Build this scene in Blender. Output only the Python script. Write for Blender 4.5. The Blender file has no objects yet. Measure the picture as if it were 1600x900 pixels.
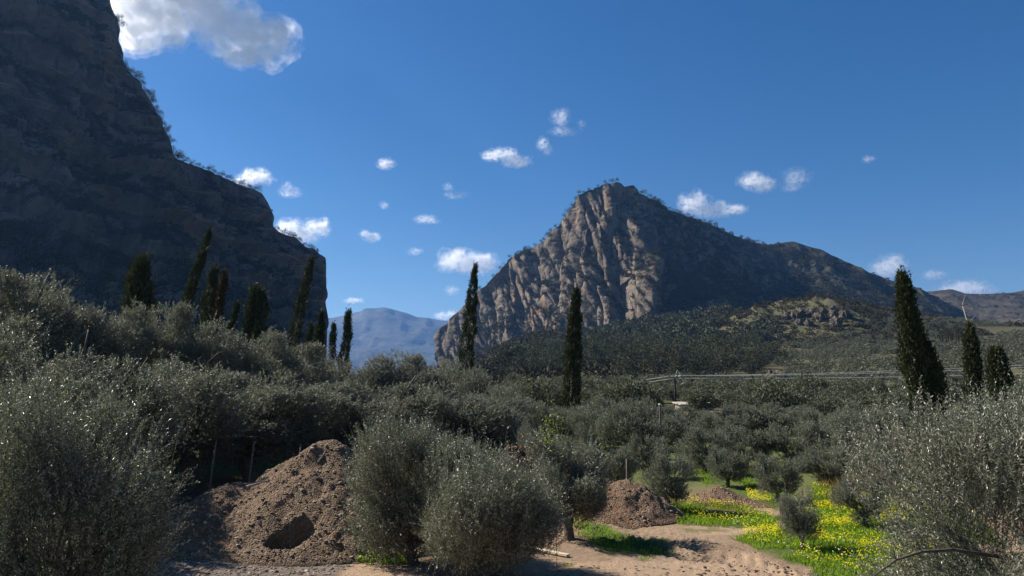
import bpy, math, random
import numpy as np
from mathutils import Vector, Matrix

SC = bpy.context.scene
COL = SC.collection
R = math.radians

# ------------------------------------------------------------------ camera
CAM = np.array((0.0, 0.0, 4.0))
FPX = 1164.0                      # focal length in pixels of the 1600 px wide photograph
PITCH = math.atan(155.0 / FPX)
cam_data = bpy.data.cameras.new('camera')
cam = bpy.data.objects.new('camera', cam_data)
COL.objects.link(cam)
cam.location = CAM
cam.rotation_euler = (math.pi / 2 + PITCH, 0, 0)
cam_data.sensor_width = 36.0
cam_data.lens = 36.0 * FPX / 1600.0
cam_data.clip_start = 0.1
cam_data.clip_end = 60000.0
SC.camera = cam

# ------------------------------------------------------------------ sky, sun, exposure
SUN_AZ, SUN_EL = -66.0, 39.0      # azimuth clockwise from +Y
world = bpy.data.worlds.new('World')
SC.world = world
world.use_nodes = True
nt = world.node_tree
bg = [n for n in nt.nodes if n.type == 'BACKGROUND'][0]
sky = nt.nodes.new('ShaderNodeTexSky')
sky.sky_type = 'NISHITA'
sky.sun_disc = False
sky.sun_elevation = R(SUN_EL)
sky.sun_rotation = R(SUN_AZ % 360)
sky.air_density = 1.0
sky.dust_density = 0.3
sky.ozone_density = 4.0
deep = nt.nodes.new('ShaderNodeHueSaturation')      # clean winter air: a deeper blue
deep.inputs['Saturation'].default_value = 1.34
deep.inputs['Hue'].default_value = 0.505
nt.links.new(sky.outputs[0], deep.inputs['Color'])
nt.links.new(deep.outputs[0], bg.inputs['Color'])
bg.inputs['Strength'].default_value = 0.044
sd = np.array((math.sin(R(SUN_AZ)) * math.cos(R(SUN_EL)), math.cos(R(SUN_AZ)) * math.cos(R(SUN_EL)), math.sin(R(SUN_EL))))
sun_data = bpy.data.lights.new('sun', 'SUN')
sun_data.energy = 5.0
sun_data.angle = R(0.53)
sun_data.color = (1.0, 0.93, 0.83)
sun = bpy.data.objects.new('sun', sun_data)
COL.objects.link(sun)
sun.rotation_euler = Vector(sd).to_track_quat('Z', 'Y').to_euler()
sun.location = (-40, 30, 60)
SC.view_settings.view_transform = 'Standard'
SC.view_settings.look = 'None'
SC.view_settings.exposure = 1.0
SC.view_settings.gamma = 1.0
SC.view_settings.use_curve_mapping = False
SC.cycles.use_denoising = True
SC.cycles.denoising_prefilter = 'ACCURATE'
SC.cycles.use_adaptive_sampling = False
SC.cycles.max_bounces = 12
SC.cycles.diffuse_bounces = 3
SC.cycles.glossy_bounces = 2
SC.cycles.transmission_bounces = 4
SC.cycles.volume_bounces = 10
SC.cycles.volume_max_steps = 256
SC.cycles.transparent_max_bounces = 4

# ------------------------------------------------------------------ projection helpers
CP, SP = math.cos(PITCH), math.sin(PITCH)
def at(px, py, Y):
    """world point seen at a pixel of the photograph, Y metres ahead"""
    u, v = (px - 800.0) / FPX, (450.0 - py) / FPX
    d = np.array((u, CP - v * SP, SP + v * CP))
    return CAM + d * (Y / d[1])
def at_n(px, py, Y):
    u, v = (px - 800.0) / FPX, (450.0 - py) / FPX
    dy = CP - v * SP
    k = Y / dy
    return np.stack([CAM[0] + u * k, CAM[1] + Y, CAM[2] + (SP + v * CP) * k], -1)
def proj(P):
    D = P - CAM
    f = D[..., 1] * CP + D[..., 2] * SP
    up = -D[..., 1] * SP + D[..., 2] * CP
    f = np.where(f < 1e-3, 1e-3, f)
    return 800 + FPX * D[..., 0] / f, 450 - FPX * up / f
def in_poly(px, py, poly):
    ins = np.zeros(np.shape(px), bool)
    n = len(poly)
    for i in range(n):
        x1, y1 = poly[i]; x2, y2 = poly[(i + 1) % n]
        c = ((y1 > py) != (y2 > py)) & (px < (x2 - x1) * (py - y1) / (y2 - y1 + 1e-9) + x1)
        ins ^= c
    return ins

# ------------------------------------------------------------------ noise
def _hash(i, j, k, seed):
    h = (i.astype(np.int64) * 374761393 + j.astype(np.int64) * 668265263 + k.astype(np.int64) * 2147483647 + seed * 974711) & 0xFFFFFFFF
    h = ((h ^ (h >> 13)) * 1274126177) & 0xFFFFFFFF
    h = ((h ^ (h >> 16)) * 2246822519) & 0xFFFFFFFF
    return ((h ^ (h >> 15)) & 0xFFFFFF) / float(0xFFFFFF)
def vnoise(P, seed=0):
    P = np.asarray(P, float)
    i = np.floor(P); f = P - i
    u = f * f * f * (f * (f * 6 - 15) + 10)
    i = i.astype(np.int64)
    r = 0
    for dx in (0, 1):
        wx = u[..., 0] if dx else 1 - u[..., 0]
        for dy in (0, 1):
            wy = u[..., 1] if dy else 1 - u[..., 1]
            for dz in (0, 1):
                wz = u[..., 2] if dz else 1 - u[..., 2]
                r = r + wx * wy * wz * _hash(i[..., 0] + dx, i[..., 1] + dy, i[..., 2] + dz, seed)
    return r
def fbm(P, seed=0, octs=4, gain=0.5):
    P = np.asarray(P, float)
    a, s, t = 1.0, 0.0, 0.0
    for o in range(octs):
        s = s + a * vnoise(P * (2.03 ** o) + 17.3 * o, seed + o)
        t += a; a *= gain
    return s / t
def ridged(P, seed=0, octs=3):
    a, s, t = 1.0, 0.0, 0.0
    for o in range(octs):
        s = s + a * (1 - np.abs(2 * vnoise(P * (2.03 ** o) + 9.1 * o, seed + o) - 1))
        t += a; a *= 0.5
    return s / t
def sstep(a, b, x):
    t = np.clip((x - a) / (b - a), 0, 1)
    return t * t * (3 - 2 * t)

# ------------------------------------------------------------------ mesh helpers
def make_mesh(name, V, faces, mats, midx=None, smooth=False, attrs=None):
    """faces: list of int arrays (n,3) or (n,4)"""
    me = bpy.data.meshes.new(name)
    V = np.asarray(V, np.float32)
    faces = [np.asarray(f, np.int32) for f in faces if len(f)]
    tot = np.concatenate([np.full(len(f), f.shape[1], np.int32) for f in faces])
    loops = np.concatenate([f.ravel() for f in faces])
    start = np.concatenate([[0], np.cumsum(tot)[:-1]]).astype(np.int32)
    me.vertices.add(len(V)); me.vertices.foreach_set('co', V.ravel())
    me.loops.add(len(loops)); me.loops.foreach_set('vertex_index', loops)
    me.polygons.add(len(tot)); me.polygons.foreach_set('loop_start', start); me.polygons.foreach_set('loop_total', tot)
    for m in mats: me.materials.append(m)
    if midx is not None: me.polygons.foreach_set('material_index', np.asarray(midx, np.int32))
    me.polygons.foreach_set('use_smooth', np.full(len(tot), bool(smooth)))
    if attrs:
        for k, a in attrs.items():
            at_ = me.attributes.new(k, 'FLOAT', 'POINT'); at_.data.foreach_set('value', np.asarray(a, np.float32))
    me.update(calc_edges=True)
    return me
def link(name, data, parent=None, loc=None):
    o = bpy.data.objects.new(name, data)
    COL.objects.link(o)
    if parent is not None: o.parent = parent
    if loc is not None: o.location = loc
    return o
def tag(o, label=None, cat=None, group=None, kind=None):
    if label: o['label'] = label
    if cat: o['category'] = cat
    if group: o['group'] = group
    if kind: o['kind'] = kind
    return o
def thing(name, label, cat, loc=(0, 0, 0), rz=0.0, group=None, scale=None):
    o = link(name, None)
    o.location = loc; o.rotation_euler = (0, 0, rz)
    if scale is not None: o.scale = scale
    o.empty_display_size = 0.3
    return tag(o, label, cat, group)
class MB:
    """collects pieces of one mesh"""
    def __init__(s): s.V = []; s.Q = []; s.T = []; s.n = 0
    def add(s, V, Q=None, T=None):
        s.V.append(np.asarray(V, float))
        if Q is not None and len(Q): s.Q.append(np.asarray(Q) + s.n)
        if T is not None and len(T): s.T.append(np.asarray(T) + s.n)
        s.n += len(V)
    def tube(s, pts, rad, n=6, cap=True):
        pts = np.asarray(pts, float); rad = np.broadcast_to(np.asarray(rad, float), (len(pts),))
        tg = np.gradient(pts, axis=0); tg /= np.linalg.norm(tg, axis=1)[:, None] + 1e-9
        ref = np.array((0.31, 0.87, 0.38)); 
        a = np.cross(tg, ref); a /= np.linalg.norm(a, axis=1)[:, None] + 1e-9
        b = np.cross(tg, a)
        th = np.arange(n) * 2 * math.pi / n
        V = pts[:, None, :] + rad[:, None, None] * (a[:, None, :] * np.cos(th)[None, :, None] + b[:, None, :] * np.sin(th)[None, :, None])
        k = len(pts)
        i = np.arange(k - 1)[:, None] * n; j = np.arange(n)[None, :]; j2 = (j + 1) % n
        Q = np.stack([i + j, i + j2, i + n + j2, i + n + j], -1).reshape(-1, 4)
        V = V.reshape(-1, 3); T = []
        if cap:
            V = np.vstack([V, pts[:1], pts[-1:]])
            jj = np.arange(n); jn = (jj + 1) % n
            T = np.vstack([np.stack([jn, jj, np.full(n, k * n)], -1), np.stack([(k - 1) * n + jj, (k - 1) * n + jn, np.full(n, k * n + 1)], -1)])
        s.add(V, Q, T)
    def box(s, c, size, rot=None):
        h = np.asarray(size, float) / 2
        V = np.array([(x, y, z) for x in (-1, 1) for y in (-1, 1) for z in (-1, 1)], float) * h
        if rot is not None: V = V @ np.array(rot).T
        s.add(V + np.asarray(c, float), [(0, 1, 3, 2), (4, 6, 7, 5), (0, 4, 5, 1), (2, 3, 7, 6), (0, 2, 6, 4), (1, 5, 7, 3)])
    def mesh(s, name, mats, smooth=False, attrs=None):
        V = np.vstack(s.V)
        f = []
        if s.Q: f.append(np.vstack(s.Q))
        if s.T: f.append(np.vstack(s.T))
        return make_mesh(name, V, f, mats, smooth=smooth, attrs=attrs)
    def obj(s, name, mats, parent=None, loc=None, smooth=False):
        return link(name, s.mesh(name, mats, smooth), parent, loc)

# ------------------------------------------------------------------ materials
def mat(name):
    m = bpy.data.materials.new(name); m.use_nodes = True
    m.node_tree.nodes.clear()
    return m, m.node_tree, m.node_tree.nodes.new('ShaderNodeOutputMaterial')
def nd(t, kind, **kw):
    n = t.nodes.new(kind)
    for k, v in kw.items(): setattr(n, k, v)
    return n
def noise_node(t, scale, detail=6, rough=0.6, vec=None, dist=0.0):
    n = t.nodes.new('ShaderNodeTexNoise')
    n.inputs['Scale'].default_value = scale; n.inputs['Detail'].default_value = detail
    n.inputs['Roughness'].default_value = rough; n.inputs['Distortion'].default_value = dist
    if vec is not None: t.links.new(vec, n.inputs['Vector'])
    return n.outputs['Fac']
def ramp(t, fac, stops):
    r = t.nodes.new('ShaderNodeValToRGB')
    el = r.color_ramp.elements
    while len(el) < len(stops): el.new(0.5)
    for e, (p, c) in zip(el, stops):
        e.position = p; e.color = (c, c, c, 1) if isinstance(c, (int, float)) else (*c, 1)
    t.links.new(fac, r.inputs[0])
    return r.outputs[0]
def mix(t, fac, a, b):
    m = t.nodes.new('ShaderNodeMix'); m.data_type = 'RGBA'
    if isinstance(fac, (int, float)): m.inputs[0].default_value = fac
    else: t.links.new(fac, m.inputs[0])
    for s, x in ((6, a), (7, b)):
        if isinstance(x, tuple): m.inputs[s].default_value = (*x, 1)
        else: t.links.new(x, m.inputs[s])
    return m.outputs[2]
def math_node(t, op, a, b=None):
    m = t.nodes.new('ShaderNodeMath'); m.operation = op
    for s, x in ((0, a), (1, b)):
        if x is None: continue
        if isinstance(x, (int, float)): m.inputs[s].default_value = x
        else: t.links.new(x, m.inputs[s])
    return m.outputs[0]
def principled(t, out, color, rough=0.9, spec=0.2, bump=None, bump_d=0.1, bump_s=1.0):
    p = t.nodes.new('ShaderNodeBsdfPrincipled')
    if isinstance(color, tuple): p.inputs['Base Color'].default_value = (*color, 1)
    else: t.links.new(color, p.inputs['Base Color'])
    p.inputs['Roughness'].default_value = rough
    p.inputs['Specular IOR Level'].default_value = spec
    if bump is not None:
        b = t.nodes.new('ShaderNodeBump'); b.inputs['Distance'].default_value = bump_d; b.inputs['Strength'].default_value = bump_s
        t.links.new(bump, b.inputs['Height']); t.links.new(b.outputs[0], p.inputs['Normal'])
    t.links.new(p.outputs[0], out.inputs['Surface'])
    return p
def obj_coord(t): return nd(t, 'ShaderNodeTexCoord').outputs['Object']

def leaf_mat(name, top, under, rough=0.42, spec=0.5, trans=0.17, var=0.45):
    m, t, out = mat(name)
    g = nd(t, 'ShaderNodeNewGeometry')
    c = mix(t, g.outputs['Backfacing'], top, under)
    h = nd(t, 'ShaderNodeHueSaturation')
    t.links.new(c, h.inputs['Color'])
    v = nd(t, 'ShaderNodeMapRange'); v.inputs['To Min'].default_value = 1 - var; v.inputs['To Max'].default_value = 1 + var
    t.links.new(g.outputs['Random Per Island'], v.inputs['Value']); t.links.new(v.outputs[0], h.inputs['Value'])
    col = h.outputs[0]
    p = nd(t, 'ShaderNodeBsdfPrincipled')
    t.links.new(col, p.inputs['Base Color'])
    p.inputs['Roughness'].default_value = rough; p.inputs['Specular IOR Level'].default_value = spec
    tr = nd(t, 'ShaderNodeBsdfTranslucent')
    t.links.new(mix(t, 0.5, col, (top[0] * 2.2, top[1] * 2.4, top[2] * 1.0)), tr.inputs[0])
    mx = nd(t, 'ShaderNodeMixShader'); mx.inputs[0].default_value = trans
    t.links.new(p.outputs[0], mx.inputs[1]); t.links.new(tr.outputs[0], mx.inputs[2])
    t.links.new(mx.outputs[0], out.inputs['Surface'])
    return m
M = {}
M['olive_near'] = leaf_mat('olive_leaf', (0.085, 0.094, 0.058), (0.29, 0.295, 0.235), rough=0.40, spec=0.6)
M['olive_grove'] = leaf_mat('olive_leaf_grove', (0.090, 0.094, 0.068), (0.25, 0.25, 0.205), rough=0.5)
M['olive_mid'] = leaf_mat('olive_leaf_orchard', (0.082, 0.090, 0.058), (0.22, 0.225, 0.175), rough=0.5)
M['olive_far'] = leaf_mat('olive_leaf_hillside', (0.080, 0.086, 0.058), (0.12, 0.125, 0.092), rough=0.7, spec=0.2)
M['new_leaf'] = leaf_mat('new_leaf', (0.16, 0.19, 0.035), (0.16, 0.19, 0.05), trans=0.4)
M['cypress'] = leaf_mat('cypress_spray', (0.042, 0.048, 0.021), (0.042, 0.048, 0.021), rough=0.7, spec=0.15, trans=0.08)
M['cypress_brown'] = leaf_mat('cypress_dry_spray', (0.055, 0.036, 0.02), (0.055, 0.036, 0.02), rough=0.8, spec=0.1, trans=0.08)
M['pine'] = leaf_mat('pine_needles', (0.056, 0.062, 0.036), (0.056, 0.062, 0.036), rough=0.7, spec=0.15, trans=0.08)
M['scrub'] = leaf_mat('scrub_leaf', (0.048, 0.044, 0.022), (0.048, 0.044, 0.022), rough=0.8, spec=0.1, trans=0.05, var=0.5)
M['grass'] = leaf_mat('grass_blade', (0.14, 0.22, 0.014), (0.14, 0.22, 0.014), rough=0.55, spec=0.3, trans=0.48)
M['dry_grass'] = leaf_mat('dry_grass_blade', (0.26, 0.19, 0.085), (0.26, 0.19, 0.085), rough=0.7, spec=0.2, trans=0.3)
M['yellow'] = leaf_mat('yellow_petal', (0.78, 0.68, 0.03), (0.78, 0.68, 0.03), rough=0.6, spec=0.2, trans=0.3, var=0.15)
M['white_petal'] = leaf_mat('white_petal', (0.75, 0.75, 0.62), (0.75, 0.75, 0.62), rough=0.6, spec=0.2, trans=0.3, var=0.1)

def simple(name, color, c2=None, scale=8.0, rough=0.9, spec=0.2, bscale=None, bd=0.02):
    m, t, out = mat(name)
    v = obj_coord(t)
    c = color
    if c2 is not None: c = mix(t, ramp(t, noise_node(t, scale, 6, 0.65, v), [(0.35, 0.0), (0.65, 1.0)]), color, c2)
    b = noise_node(t, bscale or scale * 2, 6, 0.7, v)
    principled(t, out, c, rough, spec, b, bd)
    return m
M['bark'] = simple('olive_bark', (0.075, 0.062, 0.048), (0.13, 0.115, 0.095), 14, bd=0.02)
M['cypress_bark'] = simple('cypress_bark', (0.16, 0.12, 0.09), (0.30, 0.24, 0.19), 9, bd=0.02)
M['dead_wood'] = simple('dead_wood', (0.33, 0.29, 0.24), (0.22, 0.19, 0.16), 10)
M['post'] = simple('weathered_post', (0.13, 0.11, 0.09), (0.22, 0.19, 0.15), 20)
M['pole'] = simple('pole_wood', (0.055, 0.038, 0.038), (0.09, 0.075, 0.06), 6)
M['cable'] = simple('cable_sheath', (0.62, 0.62, 0.58), None, 6, rough=0.5, spec=0.5)
M['insulator'] = simple('pale_metal', (0.55, 0.54, 0.50), None, 6, rough=0.5)
M['rust'] = simple('rusty_sheet', (0.10, 0.03, 0.018), (0.16, 0.06, 0.035), 5, rough=0.8)
M['whitewash'] = simple('pale_render', (0.42, 0.38, 0.31), (0.34, 0.31, 0.26), 3)
M['roof_dark'] = simple('dark_roof', (0.05, 0.045, 0.04), (0.09, 0.08, 0.07), 3)
M['concrete'] = simple('worn_concrete', (0.25, 0.20, 0.15), (0.16, 0.13, 0.10), 1.6, bscale=30, bd=0.01)
M['plank'] = simple('pale_plank', (0.55, 0.47, 0.36), (0.45, 0.38, 0.28), 9)
M['stone'] = simple('loose_stone', (0.13, 0.092, 0.066), (0.25, 0.19, 0.145), 5, bscale=20)
def stone_mat():
    m, t, out = mat('loose_stone_mixed')
    g = nd(t, 'ShaderNodeNewGeometry')
    c = ramp(t, g.outputs['Random Per Island'], [(0.0, (0.11, 0.075, 0.052)), (0.6, (0.20, 0.145, 0.105)), (0.9, (0.30, 0.24, 0.19)), (1.0, (0.42, 0.37, 0.31))])
    principled(t, out, c, 0.9, 0.2, noise_node(t, 30, 5, 0.7, obj_coord(t)), 0.01)
    return m
M['stone'] = stone_mat()
M['boulder'] = simple('grey_boulder', (0.20, 0.185, 0.17), (0.30, 0.28, 0.25), 4, bscale=14, bd=0.03)

def soil_mat(name, a, b, c, bd=0.05):
    m, t, out = mat(name)
    v = obj_coord(t)
    n1 = noise_node(t, 1.1, 8, 0.65, v)
    n2 = noise_node(t, 14.0, 6, 0.7, v)
    vo = nd(t, 'ShaderNodeTexVoronoi'); vo.inputs['Scale'].default_value = 24.0; t.links.new(v, vo.inputs['Vector'])
    cc = mix(t, ramp(t, n1, [(0.38, 0.0), (0.62, 1.0)]), a, b)
    cc = mix(t, ramp(t, n2, [(0.5, 0.0), (0.68, 1.0)]), cc, c)
    # each stone of the gravel has its own tone
    sep = nd(t, 'ShaderNodeSeparateColor'); t.links.new(vo.outputs['Color'], sep.inputs[0])
    cc = mix(t, ramp(t, sep.outputs[0], [(0.84, 0.0), (0.97, 0.6)]), cc, (0.30, 0.25, 0.205))
    hgt = math_node(t, 'ADD', math_node(t, 'MULTIPLY', vo.outputs['Distance'], -0.9), n2)
    principled(t, out, cc, 0.95, 0.15, hgt, bd)
    return m
M['gravel'] = soil_mat('gravel_soil', (0.15, 0.102, 0.062), (0.20, 0.138, 0.086), (0.10, 0.07, 0.048), 0.06)
M['rubble'] = soil_mat('grey_rubble', (0.10, 0.088, 0.08), (0.145, 0.125, 0.11), (0.065, 0.058, 0.053), 0.08)
M['brown_soil'] = soil_mat('brown_soil', (0.17, 0.105, 0.062), (0.215, 0.14, 0.09), (0.10, 0.062, 0.043), 0.06)

def ground_mat():
    m, t, out = mat('ground')
    v = obj_coord(t)
    def attr(n):
        a = nd(t, 'ShaderNodeAttribute'); a.attribute_name = n; return a.outputs['Fac']
    n1 = noise_node(t, 0.35, 8, 0.65, v)
    n2 = noise_node(t, 6.0, 8, 0.7, v)
    n3 = noise_node(t, 40.0, 4, 0.7, v)
    soil = mix(t, ramp(t, n1, [(0.4, 0.0), (0.6, 1.0)]), (0.30, 0.215, 0.14), (0.22, 0.15, 0.10))
    soil = mix(t, ramp(t, n2, [(0.48, 0.0), (0.7, 0.8)]), soil, (0.15, 0.105, 0.075))
    soil = mix(t, ramp(t, n3, [(0.6, 0.0), (0.75, 0.7)]), soil, (0.42, 0.35, 0.27))
    rub = mix(t, ramp(t, n2, [(0.4, 0.0), (0.65, 1.0)]), (0.19, 0.16, 0.135), (0.11, 0.092, 0.08))
    sandy = mix(t, ramp(t, n2, [(0.45, 0.0), (0.75, 0.7)]), (0.35, 0.25, 0.165), (0.23, 0.155, 0.105))
    grass = mix(t, ramp(t, n2, [(0.35, 0.0), (0.65, 1.0)]), (0.06, 0.10, 0.016), (0.10, 0.12, 0.035))
    far = mix(t, ramp(t, noise_node(t, 0.02, 6, 0.6, v), [(0.4, 0.0), (0.62, 1.0)]), (0.058, 0.054, 0.030), (0.105, 0.086, 0.05))
    far = mix(t, ramp(t, noise_node(t, 0.15, 5, 0.6, v), [(0.45, 0.0), (0.65, 0.8)]), far, (0.07, 0.085, 0.03))
    c = mix(t, attr('rubble'), soil, rub)
    c = mix(t, attr('sandy'), c, sandy)
    c = mix(t, attr('grass'), c, grass)
    c = mix(t, attr('far'), c, far)
    nrm = nd(t, 'ShaderNodeNewGeometry').outputs['Normal']
    sx = nd(t, 'ShaderNodeSeparateXYZ'); t.links.new(nrm, sx.inputs[0])
    steep = math_node(t, 'MULTIPLY', ramp(t, sx.outputs[2], [(0.80, 1.0), (0.90, 0.0)]), attr('far'))
    c = mix(t, steep, c, mix(t, noise_node(t, 0.2, 6, 0.7, v), (0.30, 0.27, 0.23), (0.14, 0.12, 0.10)))
    h = math_node(t, 'ADD', math_node(t, 'MULTIPLY', n2, 1.0), math_node(t, 'MULTIPLY', n3, 0.35))
    principled(t, out, c, 0.95, 0.12, h, 0.06)
    return m
M['ground'] = ground_mat()

def rock_mat(name, a, b, warm, veg, veg_lo, veg_hi, scale=1.0, warm_amt=(0.56, 0.66), veg_noise=0.5):
    m, t, out = mat(name)
    v = obj_coord(t)
    mp = nd(t, 'ShaderNodeMapping'); mp.inputs['Scale'].default_value = (1, 1, 0.45)
    t.links.new(v, mp.inputs[0]); vs = mp.outputs[0]
    n1 = noise_node(t, 0.018 * scale, 8, 0.65, vs, 0.4)
    n2 = noise_node(t, 0.12 * scale, 8, 0.7, vs, 0.3)
    n3 = noise_node(t, 0.05 * scale, 6, 0.6, vs)
    c = mix(t, ramp(t, n2, [(0.30, 0.0), (0.70, 1.0)]), a, b)
    nb_ = noise_node(t, 0.03 * scale, 5, 0.6, v, 0.6)
    c = mix(t, ramp(t, nb_, [(0.42, 0.55), (0.56, 0.0)]), c, (a[0] * 0.55, a[1] * 0.55, a[2] * 0.55))
    c = mix(t, ramp(t, n1, [(warm_amt[0], 0.0), (warm_amt[1], 0.85)]), c, warm)
    # dark streaks drawn out down the face, thin bedding lines across it
    m2 = nd(t, 'ShaderNodeMapping'); m2.inputs['Scale'].default_value = (1, 1, 0.10); t.links.new(v, m2.inputs[0])
    st = noise_node(t, 0.16 * scale, 6, 0.65, m2.outputs[0], 0.6)
    c = mix(t, ramp(t, st, [(0.54, 0.0), (0.66, 0.75)]), c, (a[0] * 0.5, a[1] * 0.52, a[2] * 0.55))
    m3 = nd(t, 'ShaderNodeMapping'); m3.inputs['Scale'].default_value = (0.12, 0.12, 1); m3.inputs['Rotation'].default_value = (0, 0.12, 0); t.links.new(v, m3.inputs[0])
    bd_ = noise_node(t, 0.20 * scale, 6, 0.65, m3.outputs[0], 0.5)
    c = mix(t, ramp(t, bd_, [(0.56, 0.0), (0.64, 0.7)]), c, (b[0] * 1.25, b[1] * 1.22, b[2] * 1.2))
    g = nd(t, 'ShaderNodeNewGeometry')
    sx = nd(t, 'ShaderNodeSeparateXYZ'); t.links.new(g.outputs['True Normal'], sx.inputs[0])
    up = math_node(t, 'ADD', sx.outputs[2], math_node(t, 'MULTIPLY', math_node(t, 'SUBTRACT', n3, 0.5), veg_noise * 2))
    up = math_node(t, 'ADD', up, math_node(t, 'MULTIPLY', math_node(t, 'SUBTRACT', noise_node(t, 0.35 * scale, 5, 0.7, v), 0.5), 0.7))
    a_ = nd(t, 'ShaderNodeAttribute'); a_.attribute_name = 'veg'
    up = math_node(t, 'ADD', up, a_.outputs['Fac'])
    vg = ramp(t, up, [(veg_lo, 0.0), (veg_hi, 1.0)])
    vcol = mix(t, noise_node(t, 0.25 * scale, 6, 0.7, v), (veg[0] * 0.6, veg[1] * 0.6, veg[2] * 0.6), (veg[0] * 1.5, veg[1] * 1.45, veg[2] * 1.5))
    c = mix(t, vg, c, vcol)
    h = math_node(t, 'ADD', math_node(t, 'ADD', n2, math_node(t, 'MULTIPLY', bd_, 0.8)), math_node(t, 'MULTIPLY', noise_node(t, 0.5 * scale, 8, 0.75, vs), 0.6))
    principled(t, out, c, 0.95, 0.1, h, 4.0 / scale, 0.85)
    return m
M['rock_peak'] = rock_mat('peak_rock', (0.122, 0.099, 0.077), (0.25, 0.205, 0.158), (0.34, 0.205, 0.12), (0.034, 0.036, 0.022), 0.52, 0.70, warm_amt=(0.55, 0.67))
M['rock_left'] = rock_mat('cliff_rock', (0.10, 0.086, 0.075), (0.255, 0.215, 0.185), (0.30, 0.19, 0.13), (0.034, 0.037, 0.024), 0.44, 0.55, veg_noise=0.8)
M['rock_far'] = rock_mat('slope_rock', (0.066, 0.053, 0.042), (0.10, 0.082, 0.063), (0.10, 0.072, 0.05), (0.036, 0.033, 0.021), 0.60, 0.92)
M['rock_blue'] = rock_mat('distant_rock', (0.07, 0.065, 0.06), (0.12, 0.11, 0.10), (0.10, 0.09, 0.08), (0.06, 0.065, 0.045), 0.75, 0.95, scale=0.15)

# ------------------------------------------------------------------ terrain
KN = at(1272, 500, 640)[:2]
KNZ = at(1272, 500, 640)[2]
def H(x, y):
    x = np.asarray(x, float); y = np.asarray(y, float)
    d = np.hypot(x, y)
    base = np.interp(d, [0, 90, 150, 200, 300, 450, 600, 800, 1200, 3000, 14000], [0, 0, .6, 2, 7, 19, 34, 50, 66, 120, 200])
    base = base * (0.3 + 0.7 * sstep(-0.10, 0.04, x / (d + 1e-6)))
    # the left grove stands on a low rise
    base = base + 1.0 * sstep(-5, -14, x) * sstep(20, 30, y) * (1 - sstep(50, 90, y))
    P = np.stack([x, y, 0 * x], -1)
    base = base + (fbm(P / 60, 3, 3) - 0.5) * 2.0 * sstep(60, 200, d) + (fbm(P / 120, 5, 3) - 0.5) * 14 * sstep(350, 700, d)
    base = base + (fbm(P / 2.2, 7, 4) - 0.5) * 0.16 * (1 - sstep(60, 120, d))
    # wheel ruts and furrows along the track that comes in from the lower right corner
    tx, ty = 0.60, -0.80
    ax, ay = 2.2, 22.0
    s = (x - ax) * tx + (y - ay) * ty; c = (x - ax) * (-ty) + (y - ay) * tx
    w = np.exp(-(c / 1.5) ** 2) * sstep(-4, 1, s) * (1 - sstep(16, 22, s))
    Q = np.stack([s / 1.3, c / 0.16, 0 * x], -1)
    base = base + w * ((fbm(Q, 11, 3) - 0.5) * 0.42 - 0.04)
    # churned clods along the very front
    w2 = np.exp(-((y - 16.1) / 0.55) ** 2) * sstep(1.5, 3, x) * (1 - sstep(6, 8, x))
    base = base + w2 * (fbm(np.stack([x / 0.5, y / 0.22, 0 * x], -1), 13, 3) - 0.5) * 0.28
    base = base + 30 * np.exp(-((x - 240) / 190) ** 2 - ((y - 880) / 170) ** 2) * (0.7 + 0.6 * fbm(P / 70, 17, 3))
    # rocky knoll on the hillside
    kx, ky = (x - KN[0]), (y - KN[1] - 20)
    k = np.exp(-(kx / 78) ** 2 - (ky / 75) ** 2)
    kk = k + 0.35 * np.exp(-((kx - 110) / 70) ** 2 - ((ky - 20) / 70) ** 2)
    top = KNZ - 27
    base = base + kk * top * (0.80 + 0.4 * (ridged(P / 26, 21, 4) - 0.45))
    return base
def Hs(x, y): return float(H(np.array([x]), np.array([y]))[0])
def ground_at(px, py, dmax=900):
    """walk along the view ray until it meets the terrain"""
    Y = np.linspace(5, dmax, 6000)
    P = at_n(np.full_like(Y, px), np.full_like(Y, py), Y)
    below = P[:, 2] <= H(P[:, 0], P[:, 1])
    i = int(np.argmax(below)) if below.any() else len(Y) - 1
    return P[i]

GRASS = [[(1036, 793), (1060, 780), (1100, 786), (1190, 800), (1220, 812), (1205, 826), (1120, 822), (1060, 820), (1040, 806)],
         [(1095, 735), (1140, 742), (1200, 765), (1250, 790), (1215, 800), (1160, 780), (1100, 757)],
         [(1145, 842), (1190, 828), (1290, 815), (1420, 845), (1520, 860), (1560, 930), (1300, 930), (1265, 884), (1200, 864)],
         [(905, 815), (940, 822), (1030, 852), (1040, 862), (1000, 866), (930, 850), (900, 835)],
         [(1270, 760), (1360, 780), (1520, 800), (1560, 850), (1330, 835), (1255, 815)],
         [(550, 864), (600, 858), (660, 880), (600, 884)]]
SANDY = [[(560, 884), (800, 868), (925, 880), (1000, 868), (1180, 868), (1330, 930), (500, 930)],
         [(1070, 818), (1140, 822), (1210, 830), (1150, 842), (1090, 835)],
         ]
RUBB = [[(180, 780), (330, 770), (480, 855), (560, 868), (560, 885), (420, 930), (100, 930)]]
def soft_mask(P, polys, n=0.0):
    px, py = proj(P)
    nx = (fbm(P * np.array((1.2, 1.2, 0.0)), 31, 4) - 0.5)
    ny = (fbm(P * np.array((1.2, 1.2, 0.0)) + 50, 37, 4) - 0.5)
    m = np.zeros(len(P))
    for k in range(5):
        ox, oy = [(0, 0), (5, 2), (-5, -2), (5, -2), (-5, 2)][k]
        h = np.zeros(len(P), bool)
        for pl in polys: h |= in_poly(px + nx * 70 + ox, py + ny * 34 + oy, pl)
        m += h
    return m / 5

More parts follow.
